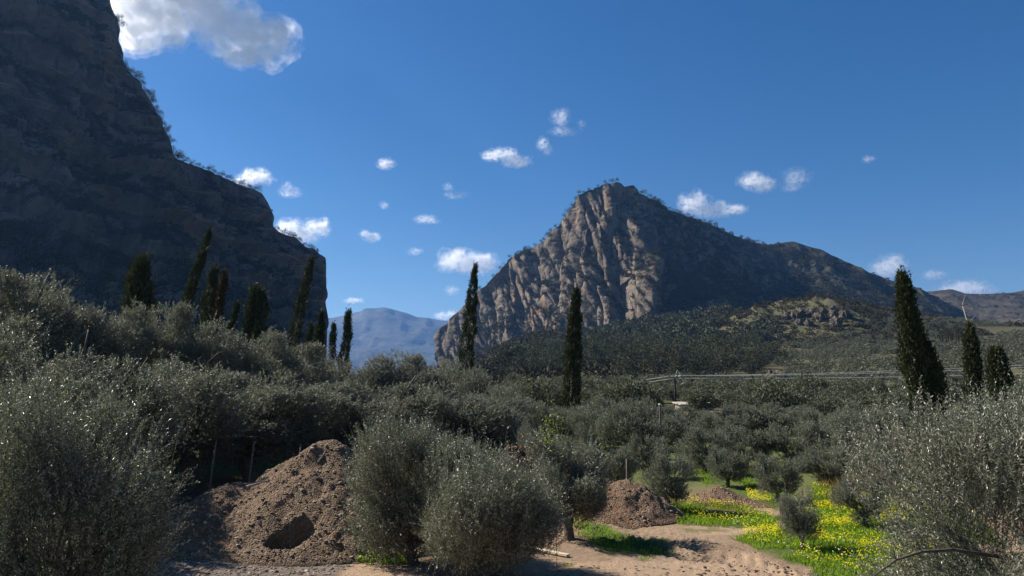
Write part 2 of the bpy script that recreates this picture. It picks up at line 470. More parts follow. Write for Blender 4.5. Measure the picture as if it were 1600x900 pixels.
def build_ground():
    rings = [0.6]
    while rings[-1] < 11500: rings.append(rings[-1] * (1.0105 if 11 < rings[-1] < 60 else 1.03))
    r = np.array(rings)
    az = np.concatenate([np.linspace(-88, -38, 60, endpoint=False), np.linspace(-38, 38, 420), np.linspace(38, 88, 61)[1:]])
    a = np.radians(az)
    X = r[:, None] * np.sin(a)[None]; Y = r[:, None] * np.cos(a)[None]
    Z = H(X, Y)
    V = np.stack([X, Y, Z], -1).reshape(-1, 3)
    n, m_ = len(r), len(a)
    i = np.arange(n - 1)[:, None] * m_; j = np.arange(m_ - 1)[None]
    F = np.stack([i + j, i + j + 1, i + m_ + j + 1, i + m_ + j], -1).reshape(-1, 4)[:, ::-1]
    d = np.hypot(V[:, 0], V[:, 1])
    near = d < 70
    g = np.zeros(len(V)); s = np.zeros(len(V)); u = np.zeros(len(V))
    g[near] = soft_mask(V[near], GRASS); s[near] = soft_mask(V[near], SANDY); u[near] = soft_mask(V[near], RUBB)
    g = np.maximum(g, 0.85 * sstep(26, 34, d) * (1 - sstep(90, 120, d)))
    far = sstep(70, 140, d)
    me = make_mesh('ground', V, [F], [M['ground']], smooth=True, attrs={'grass': g, 'sandy': s, 'rubble': u, 'far': far})
    tag(link('ground', me), 'valley floor of bare dirt, grass and hillside running to the mountains', 'ground', kind='structure')
build_ground()

# ------------------------------------------------------------------ mountains
SURF = {}
def massif(name, label, ctrl, foot, material, ncol, nrow, prof, disp, back=260.0, veg=None, smooth=True):
    """ctrl: ridge points (px, py, Y); foot: matching foot points (px, py, Y); the slope between follows prof(v, t)"""
    ctrl = np.array(ctrl, float); foot = np.array(foot, float)
    seg = np.hypot(np.diff(ctrl[:, 0]), np.diff(ctrl[:, 1])) + 0.35 * np.hypot(np.diff(foot[:, 0]), np.diff(foot[:, 1]))
    s = np.concatenate([[0], np.cumsum(seg)])
    t = np.linspace(0, s[-1], ncol)
    rp = np.stack([np.interp(t, s, ctrl[:, k]) for k in range(3)], -1)
    fp = np.stack([np.interp(t, s, foot[:, k]) for k in range(3)], -1)
    v = np.linspace(-0.15, 1.0, nrow)
    vv = v[:, None]
    g = np.clip(prof(vv, t[None] / s[-1], fp[None, :, 0]), -0.5, 1.2)
    px = fp[None, :, 0] * (1 - vv) + rp[None, :, 0] * vv
    py = fp[None, :, 1] * (1 - vv) + rp[None, :, 1] * vv
    Y = fp[None, :, 2] * (1 - g) + rp[None, :, 2] * g
    P = at_n(px, py, Y)
    # back side
    nb = 24
    top = P[-1]
    bv = np.linspace(0, 1, nb + 1)[1:]
    hd = top[:, :2] / np.linalg.norm(top[:, :2], axis=1)[:, None]
    B = np.zeros((nb, ncol, 3))
    for i, q in enumerate(bv):
        B[i, :, :2] = top[:, :2] + hd * back * q
        B[i, :, 2] = top[:, 2] - (top[:, 2] + 10) * (q ** 1.6)
    P = np.concatenate([P, B], 0)
    # normals of the base shape
    du = np.gradient(P, axis=1); dv = np.gradient(P, axis=0)
    N = np.cross(du, dv); N /= np.linalg.norm(N, axis=-1)[..., None] + 1e-9
    vfull = np.concatenate([v, 1 + bv])[:, None] * np.ones((1, ncol))
    pxf = np.concatenate([px, np.repeat(px[-1:], nb, 0)], 0); pyf = np.concatenate([py, np.repeat(py[-1:], nb, 0)], 0)
    D = disp(P, vfull, pxf, pyf)
    P = P + N * D[..., None]
    n, m_ = P.shape[:2]
    i = np.arange(n - 1)[:, None] * m_; j = np.arange(m_ - 1)[None]
    F = np.stack([i + j, i + j + 1, i + m_ + j + 1, i + m_ + j], -1).reshape(-1, 4)
    vg = np.zeros((n, m_)) if veg is None else veg(P, vfull, pxf, pyf)
    me = make_mesh(name, P.reshape(-1, 3), [F], [material], smooth=smooth, attrs={'veg': vg.ravel()})
    tag(link(name, me), label, 'mountain', kind='structure')
    du = np.gradient(P, axis=1); dv = np.gradient(P, axis=0)
    N2 = np.cross(du, dv); N2 /= np.linalg.norm(N2, axis=-1)[..., None] + 1e-9
    SURF[name] = (P, N2, vfull)

# --- the peak on the right with its lit, ribbed rock face
peak_ridge = [(683, 548, 1330), (692, 512, 1335), (716, 488, 1330), (746, 455, 1300), (778, 420, 1270), (792, 404, 1260), (830, 390, 1240), (850, 379, 1220),
              (870, 350, 1190), (888, 330, 1170), (902, 302, 1150), (930, 290, 1135), (962, 285, 1130), (990, 289, 1140), (1012, 306, 1165), (1042, 326, 1205),
              (1078, 341, 1255), (1112, 353, 1320), (1165, 376, 1430), (1200, 384, 1490), (1240, 379, 1525), (1290, 395, 1535), (1340, 420, 1535), (1390, 441, 1530), (1440, 456, 1530), (1480, 474, 1540), (1560, 520, 1600)]
peak_foot = [(683, 566, 1310), (690, 566, 1290), (712, 566, 1240), (742, 566, 1180), (775, 566, 1130), (800, 566, 1100), (830, 566, 1060), (855, 566, 1030),
             (878, 566, 1000), (900, 566, 970), (925, 566, 935), (950, 564, 905), (975, 562, 880), (1000, 560, 860), (1030, 560, 862), (1075, 560, 885),
             (1120, 560, 915), (1165, 560, 935), (1220, 556, 950), (1270, 550, 960), (1320, 546, 970), (1370, 543, 980), (1410, 542, 990), (1440, 542, 1000), (1480, 544, 1020), (1520, 550, 1080), (1580, 560, 1200)]
def peak_prof(v, t, px):
    # steep wall with a short talus at the foot on the face; an even slope on the flank
    vc = np.clip(v, 0, 1)
    face = np.interp(vc, [0, 0.10, 0.22, 0.5, 0.62, 1.0], [0, 0.22, 0.36, 0.55, 0.72, 1.0])
    flank = vc ** 0.9
    w = sstep(1010, 1150, px)
    return face * (1 - w) + flank * w + np.minimum(v, 0) * 1.5
def peak_disp(P, v, px, py):
    face = 1 - sstep(1010, 1110, px + (py - 420) * -0.12)
    body = sstep(-0.1, 0.12, v) * (1 - 0.72 * sstep(0.92, 1.0, v)) * (1 - sstep(1.0, 1.1, v))
    # rounded buttresses parted by sharp clefts; they lean a little, so shear the coordinates
    def billow(Q, seed): return np.abs(2 * fbm(Q, seed, 2) - 1) ** 0.55
    Q = np.stack([(P[..., 0] + 0.10 * P[..., 2]) / 66, P[..., 1] / 150, P[..., 2] / 800], -1)
    rib = billow(Q, 41) - 0.5
    Q2 = np.stack([(P[..., 0] + 0.16 * P[..., 2]) / 27, P[..., 1] / 70, P[..., 2] / 330], -1)
    rib2 = billow(Q2, 47) - 0.5
    rough = fbm(P / 16, 53, 4) - 0.5
    led = fbm(np.stack([P[..., 0] / 60, P[..., 1] / 60, (P[..., 2] - 0.3 * P[..., 0]) / 16], -1), 59, 3) - 0.5
    def bump_at(x0, y0, x1, y1, w):
        t_ = np.clip(((px - x0) * (x1 - x0) + (py - y0) * (y1 - y0)) / ((x1 - x0) ** 2 + (y1 - y0) ** 2), 0, 1)
        return np.exp(-(np.hypot(px - x0 - t_ * (x1 - x0), py - y0 - t_ * (y1 - y0)) / w) ** 2)
    big = 26 * bump_at(1012, 350, 1022, 420, 13) + 30 * bump_at(1020, 430, 1004, 545, 17) - 46 * bump_at(975, 410, 962, 520, 22) + 26 * bump_at(905, 440, 868, 540, 18) - 26 * bump_at(842, 430, 838, 500, 13) + 22 * bump_at(1048, 395, 1052, 440, 12)
    rib3 = billow(np.stack([(P[..., 0] + 0.2 * P[..., 2]) / 11, P[..., 1] / 26, P[..., 2] / 95], -1), 49) - 0.5
    d_face = 32 * rib + 21 * rib2 + 8 * rib3 + 6 * rough + 6 * led + 0.5 * big
    gul = ridged(np.stack([(P[..., 0] - 0.5 * P[..., 2]) / 90, P[..., 1] / 200, P[..., 2] / 200], -1), 61, 3) - 0.5
    d_flank = 26 * gul + 9 * rough + 9 * (ridged(P / 30, 67, 3) - 0.5)
    return body * (face * d_face + (1 - face) * d_flank)
def peak_veg(P, v, px, py):
    return 0.30 * sstep(0.18, 0.02, v) + 0.10 * sstep(1030, 1120, px) + 0.12 * sstep(0.9, 1.0, v)
massif('mountain', 'rugged peak with a sunlit ribbed rock face and a shaded right flank', peak_ridge, peak_foot, M['rock_peak'], 820, 330, peak_prof, peak_disp, veg=peak_veg, smooth=False)
SURF['peak'] = SURF.pop('mountain')

# --- the long ridge behind it on the right
far_ridge = [(1180, 462, 2350), (1300, 460, 2350), (1400, 458, 2330), (1445, 458, 2320), (1482, 454, 2300), (1530, 461, 2300), (1600, 460, 2250), (1700, 468, 2200), (1850, 450, 2150), (2000, 470, 2100)]
far_foot = [(1180, 575, 1300), (1300, 575, 1300), (1400, 575, 1320), (1445, 575, 1320), (1482, 575, 1300), (1530, 576, 1260), (1600, 577, 1210), (1700, 578, 1150), (1850, 580, 1100), (2000, 580, 1050)]
def far_disp(P, v, px, py):
    body = sstep(-0.1, 0.15, v) * (1 - 0.6 * sstep(0.9, 1.0, v)) * (1 - sstep(1.0, 1.1, v))
    g = ridged(np.stack([(P[..., 0] + 0.4 * P[..., 1]) / 170, P[..., 1] / 420, P[..., 2] / 300], -1), 71, 3) - 0.5
    return body * (60 * g + 14 * (fbm(P / 40, 73, 4) - 0.5))
massif('ridge', 'long brown scrub ridge behind the right side of the peak', far_ridge, far_foot, M['rock_far'], 420, 180, lambda v, t, p: v, far_disp, back=600)

# --- the shaded cliff on the left
cl_ridge = [(-620, 190, 560), (-420, 80, 470), (-250, -10, 440), (-100, -60, 450), (0, -70, 470), (80, -70, 500), (135, -45, 530), (160, -20, 545), (171, 0, 550), (180, 25, 555), (185, 60, 562), (186, 95, 570),
            (210, 126, 585), (240, 166, 605), (262, 214, 625), (280, 246, 645), (330, 266, 690), (380, 286, 735), (410, 301, 760), (424, 324, 775), (429, 352, 785),
            (450, 366, 800), (490, 391, 835), (508, 403, 850), (510, 440, 858), (508, 470, 862), (512, 498, 866), (506, 530, 870), (506, 560, 872)]
cl_foot = [(-640, 600, 150), (-480, 600, 150), (-330, 590, 155), (-200, 585, 165), (-100, 580, 180), (-20, 575, 200), (40, 572, 225), (80, 570, 245), (105, 570, 260), (125, 569, 275), (145, 568, 290), (165, 568, 305),
           (190, 567, 325), (220, 566, 350), (250, 565, 380), (275, 564, 410), (310, 563, 450), (345, 562, 500), (375, 561, 545), (400, 560, 590), (420, 560, 630),
           (440, 560, 670), (465, 560, 720), (482, 560, 760), (490, 561, 790), (495, 562, 810), (500, 563, 830), (504, 564, 850), (508, 566, 866)]
def cl_prof(v, t, px):
    vc = np.clip(v, 0, 1)
    a = np.interp(vc, [0, 0.16, 0.30, 0.42, 0.50, 0.72, 0.78, 1.0], [0, 0.34, 0.55, 0.66, 0.77, 0.86, 0.91, 1.0])
    return a + np.minimum(v, 0) * 1.5
def cl_disp(P, v, px, py):
    body = sstep(-0.1, 0.1, v) * (1 - 0.80 * sstep(0.84, 1.0, v)) * (1 - sstep(1.0, 1.1, v)) * (1 - 0.72 * sstep(485, 506, px))
    zz = P[..., 2] + 30 * (fbm(P / 90, 81, 3) - 0.5)
    ph = zz / 36 - np.floor(zz / 36)
    ledge = np.where(ph < 0.75, ph / 0.75, (1 - ph) / 0.25) - 0.5
    rib = ridged(np.stack([P[..., 0] / 48, P[..., 1] / 48, P[..., 2] / 95], -1), 83, 3) - 0.5
    big = ridged(np.stack([P[..., 0] / 130, P[..., 1] / 130, P[..., 2] / 200], -1), 91, 2) - 0.5
    rough = fbm(P / 11, 87, 4) - 0.5
    cleft = np.abs(2 * fbm(np.stack([P[..., 0] / 34, P[..., 1] / 34, P[..., 2] / 170], -1), 95, 3) - 1) ** 0.6 - 0.5
    return body * (-12 * ledge * (0.4 + 1.2 * fbm(P / 80, 98, 2)) + 12 * rib + 26 * big + 11 * rough + 26 * cleft + 6 * (np.abs(2 * fbm(P / np.array((12, 12, 18)), 97, 3) - 1) ** 0.6 - 0.5))
massif('cliff', 'dark shaded rock cliff stepping down towards the gorge', cl_ridge, cl_foot, M['rock_left'], 700, 330, cl_prof, cl_disp, back=220, smooth=False,
       veg=lambda P, v, px, py: 0.25 * sstep(0.5, 0.1, v) + 0.10)

# --- the blue mountain far up the gorge
bl_ridge = [(-200, 520, 9600), (200, 505, 9600), (440, 499, 9450), (520, 497, 9300), (545, 492, 9300), (572, 486, 9200), (600, 483, 9150), (625, 489, 9150), (650, 497, 9200), (700, 502, 9300), (760, 512, 9450), (900, 530, 9600), (1150, 520, 9900)]
bl_foot = [(x - 0, 590, 6500) for x, _, _ in bl_ridge]
def bl_disp(P, v, px, py):
    body = sstep(-0.1, 0.15, v) * (1 - 0.8 * sstep(0.9, 1.0, v)) * (1 - sstep(1.0, 1.1, v))
    g = ridged(np.stack([P[..., 0] / 780, P[..., 1] / 1300, P[..., 2] / 1000], -1), 93, 4) - 0.5
    return body * (280 * g)
massif('distant_mountain', 'hazy blue mountain seen far away through the gap between the cliffs', bl_ridge, bl_foot, M['rock_blue'], 360, 140, lambda v, t, p: v, bl_disp, back=1500)

# ------------------------------------------------------------------ leaf builders
def norm(a): return a / (np.linalg.norm(a, axis=-1, keepdims=True) + 1e-9)
def leaves_from(P, D, L, W, rng, up=0.6, droop=0.15):
    """one folded quad per leaf: base, side, tip, side"""
    n = len(P)
    N = norm(rng.normal(size=(n, 3)) + np.array((0, 0, up)))
    S = norm(np.cross(D, N)); N = np.cross(S, D)
    L = L[:, None]; W = W[:, None]
    tip = P + D * L - N * L * droop
    V = np.stack([P, P + D * L * 0.5 + S * W * 0.5, tip, P + D * L * 0.5 - S * W * 0.5], 1).reshape(-1, 3)
    F = np.arange(4 * n).reshape(-1, 4)
    return V, F
def limb(mb, a, b, r0, r1, rng, bend=0.12, n=6, k=5):
    a = np.asarray(a, float); b = np.asarray(b, float)
    L = np.linalg.norm(b - a)
    t = np.linspace(0, 1, k)[:, None]
    mid = rng.normal(size=3) * bend * L
    pts = a + (b - a) * t + mid * (t * (1 - t) * 4) * 0.5 + rng.normal(size=(k, 3)) * 0.02 * L * (t > 0) * (t < 1)
    mb.tube(pts, r0 + (r1 - r0) * t[:, 0], n)
    return pts
def olive(seed, Ht, Rx, n_shoots, shoot_len, n_leaf, leaf_l, leaf_w, trunk_h=0.6, n_lobes=16, up=0.7, trunk_r=0.12, low=0.0, leaf='olive_mid', spiky=0.0, stems=True, n_limbs=7, lobe_r=(0.24, 0.42)):
    """returns trunk mesh and crown mesh, base at the origin"""
    rng = np.random.default_rng(seed)
    Rz = (Ht - trunk_h * (1 - low)) / 2
    cz = Ht - Rz
    # lobes of the crown
    lob = norm(rng.normal(size=(n_lobes, 3))); lob[:, 2] = lob[:, 2] * 0.95 + 0.12 - 0.34 * low
    lob = norm(lob) * rng.uniform(0.40, 0.74, (n_lobes, 1))
    lc = lob * np.array((Rx, Rx, Rz)) + np.array((0, 0, cz))
    lr = rng.uniform(lobe_r[0], lobe_r[1], n_lobes)
    # limbs
    tb = MB()
    th = trunk_h * 0.9
    tr = limb(tb, (0, 0, -0.3), (rng.normal() * 0.1 * th, rng.normal() * 0.1 * th, th), trunk_r * 1.25, trunk_r, rng, 0.15, 8, 6)
    ends = []
    for i in range(n_limbs):
        c = lc[i % n_lobes]
        p = limb(tb, tr[-1] - (0, 0, 0.1 * th), tr[-1] * 0.35 + c * 0.65, trunk_r * 0.6, trunk_r * 0.3, rng, 0.16, 6, 6)
        for k in range(4):
            tgt = c + rng.normal(size=3) * 0.14 * np.array((Rx, Rx, Rz)) + (c - (0, 0, cz)) * 0.12
            limb(tb, p[rng.integers(3, 6)], tgt, trunk_r * 0.22, trunk_r * 0.06, rng, 0.18, 4, 5)
    # shoots
    li = rng.integers(0, n_lobes, n_shoots)
    dirs = norm(rng.normal(size=(n_shoots, 3)) + np.array((0, 0, 0.25)))
    rad = rng.uniform(0.1, 1.0, (n_shoots, 1)) ** 0.45
    base = lc[li] + dirs * rad * lr[li][:, None] * np.array((Rx, Rx, Rz))
    outw = norm((base - np.array((0, 0, cz * 0.75))) / np.array((Rx, Rx, Rz)))
    sdir = norm(outw * 0.8 + np.array((0, 0, up)) + rng.normal(size=(n_shoots, 3)) * 0.35)
    sl = shoot_len * rng.uniform(0.5, 1.25, n_shoots)
    if spiky:
        k = rng.random(n_shoots) < spiky
        sl[k] *= 1.9; sdir[k] = norm(sdir[k] + np.array((0, 0, 0.8)))
    base = base - sdir * sl[:, None] * 0.35
    base[:, 2] = np.maximum(base[:, 2], 0.06)
    s = (np.arange(n_leaf) + 0.5) / n_leaf
    bend = rng.normal(size=(n_shoots, 3)) * 0.12 + np.array((0, 0, -0.10))
    pts = base[:, None, :] + sdir[:, None, :] * (sl[:, None, None] * s[None, :, None]) + bend[:, None, :] * (sl[:, None, None] * (s ** 2)[None, :, None])
    tang = norm(sdir[:, None, :] + 2 * bend[:, None, :] * s[None, :, None])
    # opposite pairs of leaves, each pair turned from the last
    ref = norm(np.cross(sdir, rng.normal(size=(n_shoots, 3))))
    ref2 = np.cross(sdir, ref)
    ang = (np.arange(n_leaf) // 2) * 1.7 + (np.arange(n_leaf) % 2) * math.pi
    side = ref[:, None, :] * np.cos(ang)[None, :, None] + ref2[:, None, :] * np.sin(ang)[None, :, None]
    D = norm(tang * 0.95 + side * 0.9 + rng.normal(size=tang.shape) * 0.18).reshape(-1, 3)
    Pp = pts.reshape(-1, 3)
    n = len(Pp)
    taper = np.tile(1.0 - 0.35 * s, n_shoots)
    V, F = leaves_from(Pp, D, leaf_l * rng.uniform(0.7, 1.2, n) * taper, leaf_w * rng.uniform(0.75, 1.2, n), rng, up=0.8)
    cm = MB(); cm.add(V, F)
    mats = [M[leaf], M['bark']]
    nleaf = len(F)
    if stems:
        for k in rng.choice(n_shoots, min(n_shoots, 900), replace=False):
            q = base[k] + sdir[k] * (sl[k] * np.linspace(-0.4, 1, 4))[:, None] + bend[k] * (sl[k] * np.linspace(0, 1, 4) ** 2)[:, None]
            cm.tube(q, [0.006, 0.005, 0.004, 0.002], 3, cap=False)
    Vc = np.vstack(cm.V); Fq = np.vstack(cm.Q)
    mi = np.zeros(len(Fq)); mi[nleaf:] = 1
    crown = make_mesh('crown', Vc, [Fq], mats, mi)
    return tb.mesh('trunk', [M['bark']], smooth=True), crown
def plant(name, label, cat, meshes, loc, rz=0, sc=(1, 1, 1), group=None, names=('trunk', 'crown'), tilt=None):
    t = thing(name, label, cat, loc, rz, group, sc)
    if tilt is not None: t.rotation_euler = (tilt[0], tilt[1], rz)
    for nme, me in zip(names, meshes):
        if me is not None: link(nme, me, t)
    return t
def base_at(px, Y):
    """terrain point under pixel column px, Y metres ahead"""
    x = (px - 800.0) / FPX * Y * (1 / (CP))    # close to the ray at the horizon
    return np.array((x, Y, Hs(x, Y)))
def x_at(px, py, Y): return at(px, py, Y)[0]

# ------------------------------------------------------------------ near olives
OG = 'olive trees around the dirt clearing'
def near_olive(label, px, py_top, Y, half_w_px, seed, n_shoots, **kw):
    top = at(px, py_top, Y)
    zb = Hs(top[0], Y)
    Ht = top[2] - zb
    Rx = half_w_px / FPX * Y
    me = olive(seed, Ht, Rx, n_shoots, **kw)
    return plant('olive_tree', label, 'olive tree', me, (top[0], Y, zb), 0, group=OG)
near_olive('big dark olive at the left edge with sun glinting on its leaf tips', 95, 548, 9.0, 195, 101, 5200, shoot_len=0.62, n_leaf=30, leaf_l=0.062, leaf_w=0.0125, trunk_h=0.9, low=1.0, leaf='olive_near', up=0.8, spiky=0.05, n_lobes=26)
near_olive('big silvery olive filling the lower right corner, long loose shoots', 1572, 574, 9.5, 300, 103, 7200, shoot_len=0.62, n_leaf=30, leaf_l=0.066, leaf_w=0.0135, trunk_h=0.9, low=1.0, leaf='olive_near', up=0.6, spiky=0.07, n_lobes=28)
near_olive('bushy olive in the middle front, its foliage reaching the ground', 732, 658, 16.2, 176, 107, 7600, shoot_len=0.6, n_leaf=30, leaf_l=0.070, leaf_w=0.0155, trunk_h=0.6, low=1.0, leaf='olive_near', up=1.0, spiky=0.16)
near_olive('paler olive just behind the middle front olive, beside the gravel heap', 646, 638, 17.8, 116, 109, 4400, shoot_len=0.6, n_leaf=30, leaf_l=0.072, leaf_w=0.016, trunk_h=0.5, low=1.0, leaf='olive_near', up=1.0, spiky=0.16)
near_olive('olive with a tuft of yellow green new leaves, right of the middle front olive', 888, 652, 20.6, 78, 113, 2600, shoot_len=0.55, n_leaf=28, leaf_l=0.075, leaf_w=0.017, trunk_h=0.8, low=0.9, leaf='olive_near', up=0.8, spiky=0.04)

# mid sized olives share three crowns
mid = [olive(200 + k, 3.0, 1.65, 1900, shoot_len=0.42, n_leaf=24, leaf_l=0.085, leaf_w=0.021, trunk_h=0.6, low=1.0, leaf='olive_mid', up=0.9, spiky=0.04, stems=False, n_lobes=24, lobe_r=(0.22, 0.36)) for k in range(3)]
small = [olive(230 + k, 2.0, 1.05, 1000, shoot_len=0.42, n_leaf=24, leaf_l=0.07, leaf_w=0.016, trunk_h=0.35, low=1.0, leaf='olive_mid', up=1.0, spiky=0.05, stems=False, trunk_r=0.06) for k in range(2)]
def shared_olive(label, px, py_top, Y, w_px, lib, k, H0, R0, group, rz=None):
    top = at(px, py_top, Y); zb = Hs(top[0], Y)
    sz = (top[2] - zb) / H0; sx = (w_px / 2 / FPX * Y) / R0
    return plant('olive_tree', label, 'olive tree', lib[k % len(lib)], (top[0], Y, zb), rz if rz is not None else (k * 2.399) % 6.28, (sx, sx, sz), group)
shared_olive('round olive bush on the green grass beside the brown soil heap', 1044, 693, 25.0, 94, mid, 0, 3.0, 1.65, OG)
shared_olive('rounded olive bush at the back of the yellow flowers, left of the slender one', 1212, 698, 27.0, 92, mid, 1, 3.0, 1.65, OG)
shared_olive('slender upright olive bush standing in the yellow flowers', 1245, 737, 19.2, 78, small, 0, 2.0, 1.05, OG)
shared_olive('small pale olive in front of the rusty fence behind the middle front olive', 822, 655, 30.0, 66, small, 1, 2.0, 1.05, OG)
shared_olive('short olive half hidden behind the loose shoots of the right corner olive', 1345, 730, 22.0, 90, mid, 2, 3.0, 1.65, OG)
RG = 'orchard olives across the middle of the valley floor'
rows = [(1098, 655, 36, 100, 'orchard olive right behind the round bush on the grass'), (1163, 655, 38, 112, 'orchard olive above the three fence stakes'), (1240, 648, 37, 118, 'broad orchard olive above the bush at the back of the flowers'),
        (1310, 648, 36, 128, 'broad orchard olive left of the tall right cypress trunk'), (1378, 660, 34, 110, 'orchard olive at the foot of the tall right cypress'),
        (985, 612, 40, 125, 'tall full orchard olive left of the wooden short pole'), (930, 618, 44, 110, 'orchard olive between the centre cypress and the tall full one'), (855, 622, 46, 100, 'orchard olive right below the power cables, left of the centre cypress'),
        (1040, 640, 47, 90, 'orchard olive behind the wooden short pole'), (900, 660, 31, 80, 'orchard olive behind the one with yellow new leaves'), (960, 690, 30, 90, 'dark orchard olive behind the lone grey stake'),
        (1120, 640, 54, 90, 'far orchard olive below the pale low shed'), (1200, 640, 56, 100, 'far orchard olive below the dark roofed shed'), (1275, 640, 58, 105, 'far orchard olive below the bare terrace of the hillside'),
        (1350, 645, 55, 95, 'far orchard olive just left of the tall right cypress'), (1420, 650, 48, 100, 'orchard olive hiding the foot of the tall right cypress'), (1075, 650, 62, 80, 'far orchard olive at the foot of the utility pole'),
        (820, 640, 52, 80, 'far orchard olive at the left end of the lit orchard')]
for k, (px, py, Y, w, lab) in enumerate(rows):
    shared_olive(lab, px, py, Y, w, mid, k, 3.0, 1.65, RG)

rf = np.random.default_rng(404)
for k in range(16):
    px = 815 + k * 42 + rf.uniform(-14, 14); Y = 52 + rf.uniform(-5, 9)
    shared_olive('silvery orchard olive in the dense canopy band at the foot of the hillside', px, 631 + rf.uniform(-7, 6), Y, rf.uniform(105, 145), mid, k, 3.0, 1.65, 'canopy band of far orchard olives')
for k, (px, py, Y, w, lab) in enumerate([(1135, 690, 31, 80, 'small orchard olive just right of the round bush on the grass'), (1290, 690, 31, 100, 'orchard olive directly behind the slender upright bush'), (1365, 690, 29, 110, 'orchard olive behind the short one among the loose shoots'), (1010, 668, 34, 80, 'orchard olive directly behind the round bush on the grass')]):
    shared_olive(lab, px, py, Y, w, mid, k + 1, 3.0, 1.65, RG)
# ------------------------------------------------------------------ the grove of tall olives on the left
grove = [olive(300 + k, 7.0, 3.0, 4600, shoot_len=0.46, n_leaf=26, leaf_l=0.092, leaf_w=0.026, trunk_h=1.9, low=0.85, leaf='olive_grove', up=0.45, stems=False, trunk_r=0.24, n_lobes=44, n_limbs=12, lobe_r=(0.16, 0.30)) for k in range(3)]
GG = 'tall olive trees of the dense grove on the left'
glist = [(-20, 405, 25, 260, 'tallest grove olive at the left edge, under the dark cliff'), (58, 402, 27, 200, 'pale topped grove olive second from the left edge'), (140, 452, 29, 170, 'grove olive left of the broad dark conifer'),
         (212, 458, 31, 150, 'grove olive directly below the broad dark conifer'), (278, 456, 33, 140, 'grove olive at the foot of the tall leaning left cypress'), (335, 482, 33, 150, 'grove olive below the ragged brown tipped cypress pair'),
         (398, 500, 35, 150, 'grove olive below the small bushy conifer'), (455, 520, 37, 150, 'grove olive at the foot of the second leaning cypress'), (510, 545, 40, 140, 'grove olive below the little cypress cluster at the gap'),
         (570, 542, 42, 140, 'grove olive below the left half of the blue mountain'), (628, 538, 44, 130, 'grove olive below the right half of the blue mountain'), (690, 540, 46, 130, 'grove olive left of the thin cypress at the peak foot'),
         (750, 562, 44, 120, 'grove olive right of the thin cypress at the peak foot'), (785, 590, 38, 110, 'last grove olive at the right end of the dark grove'),
         (165, 520, 22, 220, 'dark lower grove olive behind the left edge olive'), (300, 545, 26, 220, 'dark lower grove olive above the low rubble heap'), (400, 565, 28, 200, 'dark lower grove olive above the left slope of the gravel heap'),
         (490, 575, 30, 190, 'dark lower grove olive directly above the gravel heap top'), (585, 580, 32, 180, 'dark lower grove olive behind the paler middle olive'), (672, 585, 33, 170, 'dark lower grove olive behind the middle front olive'),
         (745, 605, 33, 150, 'dark lower grove olive at the right, behind the rusty fence'), (60, 500, 20, 240, 'dark lower grove olive at the left edge behind the glinting olive')]
for k, (px, py, Y, w, lab) in enumerate(glist):
    shared_olive(lab, px, py, Y, w * 1.45, grove, k, 7.0, 3.0, GG)

# ------------------------------------------------------------------ cypresses and dark conifers
def cypress(seed, Ht, Rb, n=9000, leaf='cypress', shape='column', ragged=0.25, trunk_show=0.4, fork=None, tuft=0.17):
    rng = np.random.default_rng(seed)
    tb = MB()
    tb.tube([(0, 0, -0.5), (0.03, 0, Ht * 0.3), (0, 0.02, Ht * 0.7), (0, 0, Ht * 0.93)], [Rb * 0.16 + 0.05, Rb * 0.12 + 0.04, 0.05, 0.02], 7)
    ntuft = n // 22
    h = trunk_show + (Ht - trunk_show) * rng.random(ntuft) ** 0.85
    q = (h - trunk_show) / (Ht - trunk_show)
    if shape == 'column': prof = np.interp(q, [0, 0.08, 0.25, 0.5, 0.8, 0.94, 1.0], [0.5, 0.85, 1.0, 0.92, 0.58, 0.26, 0.04])
    elif shape == 'cone': prof = np.interp(q, [0, 0.06, 0.3, 0.7, 1.0], [0.8, 1.0, 0.82, 0.42, 0.05])
    elif shape == 'pillar': prof = np.interp(q, [0, 0.08, 0.3, 0.6, 0.82, 0.94, 1.0], [0.7, 0.95, 1.0, 0.92, 0.62, 0.34, 0.06])
    else: prof = np.interp(q, [0, 0.1, 0.4, 0.75, 1.0], [0.3, 0.7, 1.0, 0.75, 0.25])
    a = rng.random(ntuft) * 6.283
    # uneven outline: bulges that run up the tree
    bul = 1 + ragged * 2.6 * (fbm(np.stack([np.cos(a) * 1.3, np.sin(a) * 1.3, h / max(Rb, .6) * 0.55], -1) + seed, seed, 3) - 0.5)
    rr = Rb * prof * bul * rng.uniform(0.45, 1.0, ntuft) ** 0.5
    c = np.stack([rr * np.cos(a), rr * np.sin(a), h], -1)
    if fork:
        k = rng.random(ntuft) < fork[3]
        c[k] = c[k] * np.array((fork[4], fork[4], fork[2])) + np.array((fork[0], fork[1], fork[5]))
    P = np.repeat(c, 22, 0) + rng.normal(size=(ntuft * 22, 3)) * tuft * np.array((0.55, 0.55, 1.1))
    out = norm(np.stack([np.cos(a), np.sin(a), 0 * a], -1)).repeat(22, 0)
    D = norm(out * 0.45 + np.array((0, 0, 1.0)) + rng.normal(size=P.shape) * 0.4)
    if shape == 'cone': D = norm(out * 1.0 + np.array((0, 0, 0.35)) + rng.normal(size=P.shape) * 0.45)
    V, F = leaves_from(P, D, rng.uniform(0.14, 0.32, len(P)) * tuft / 0.17, rng.uniform(0.06, 0.11, len(P)) * tuft / 0.17, rng, up=0.1, droop=0.05)
    keep = P[:, 2] > 0
    return tb.mesh('trunk', [M['cypress_bark']], smooth=True), make_mesh('crown', V, [F], [M[leaf]])
CG = 'dark cypresses standing above the olives'
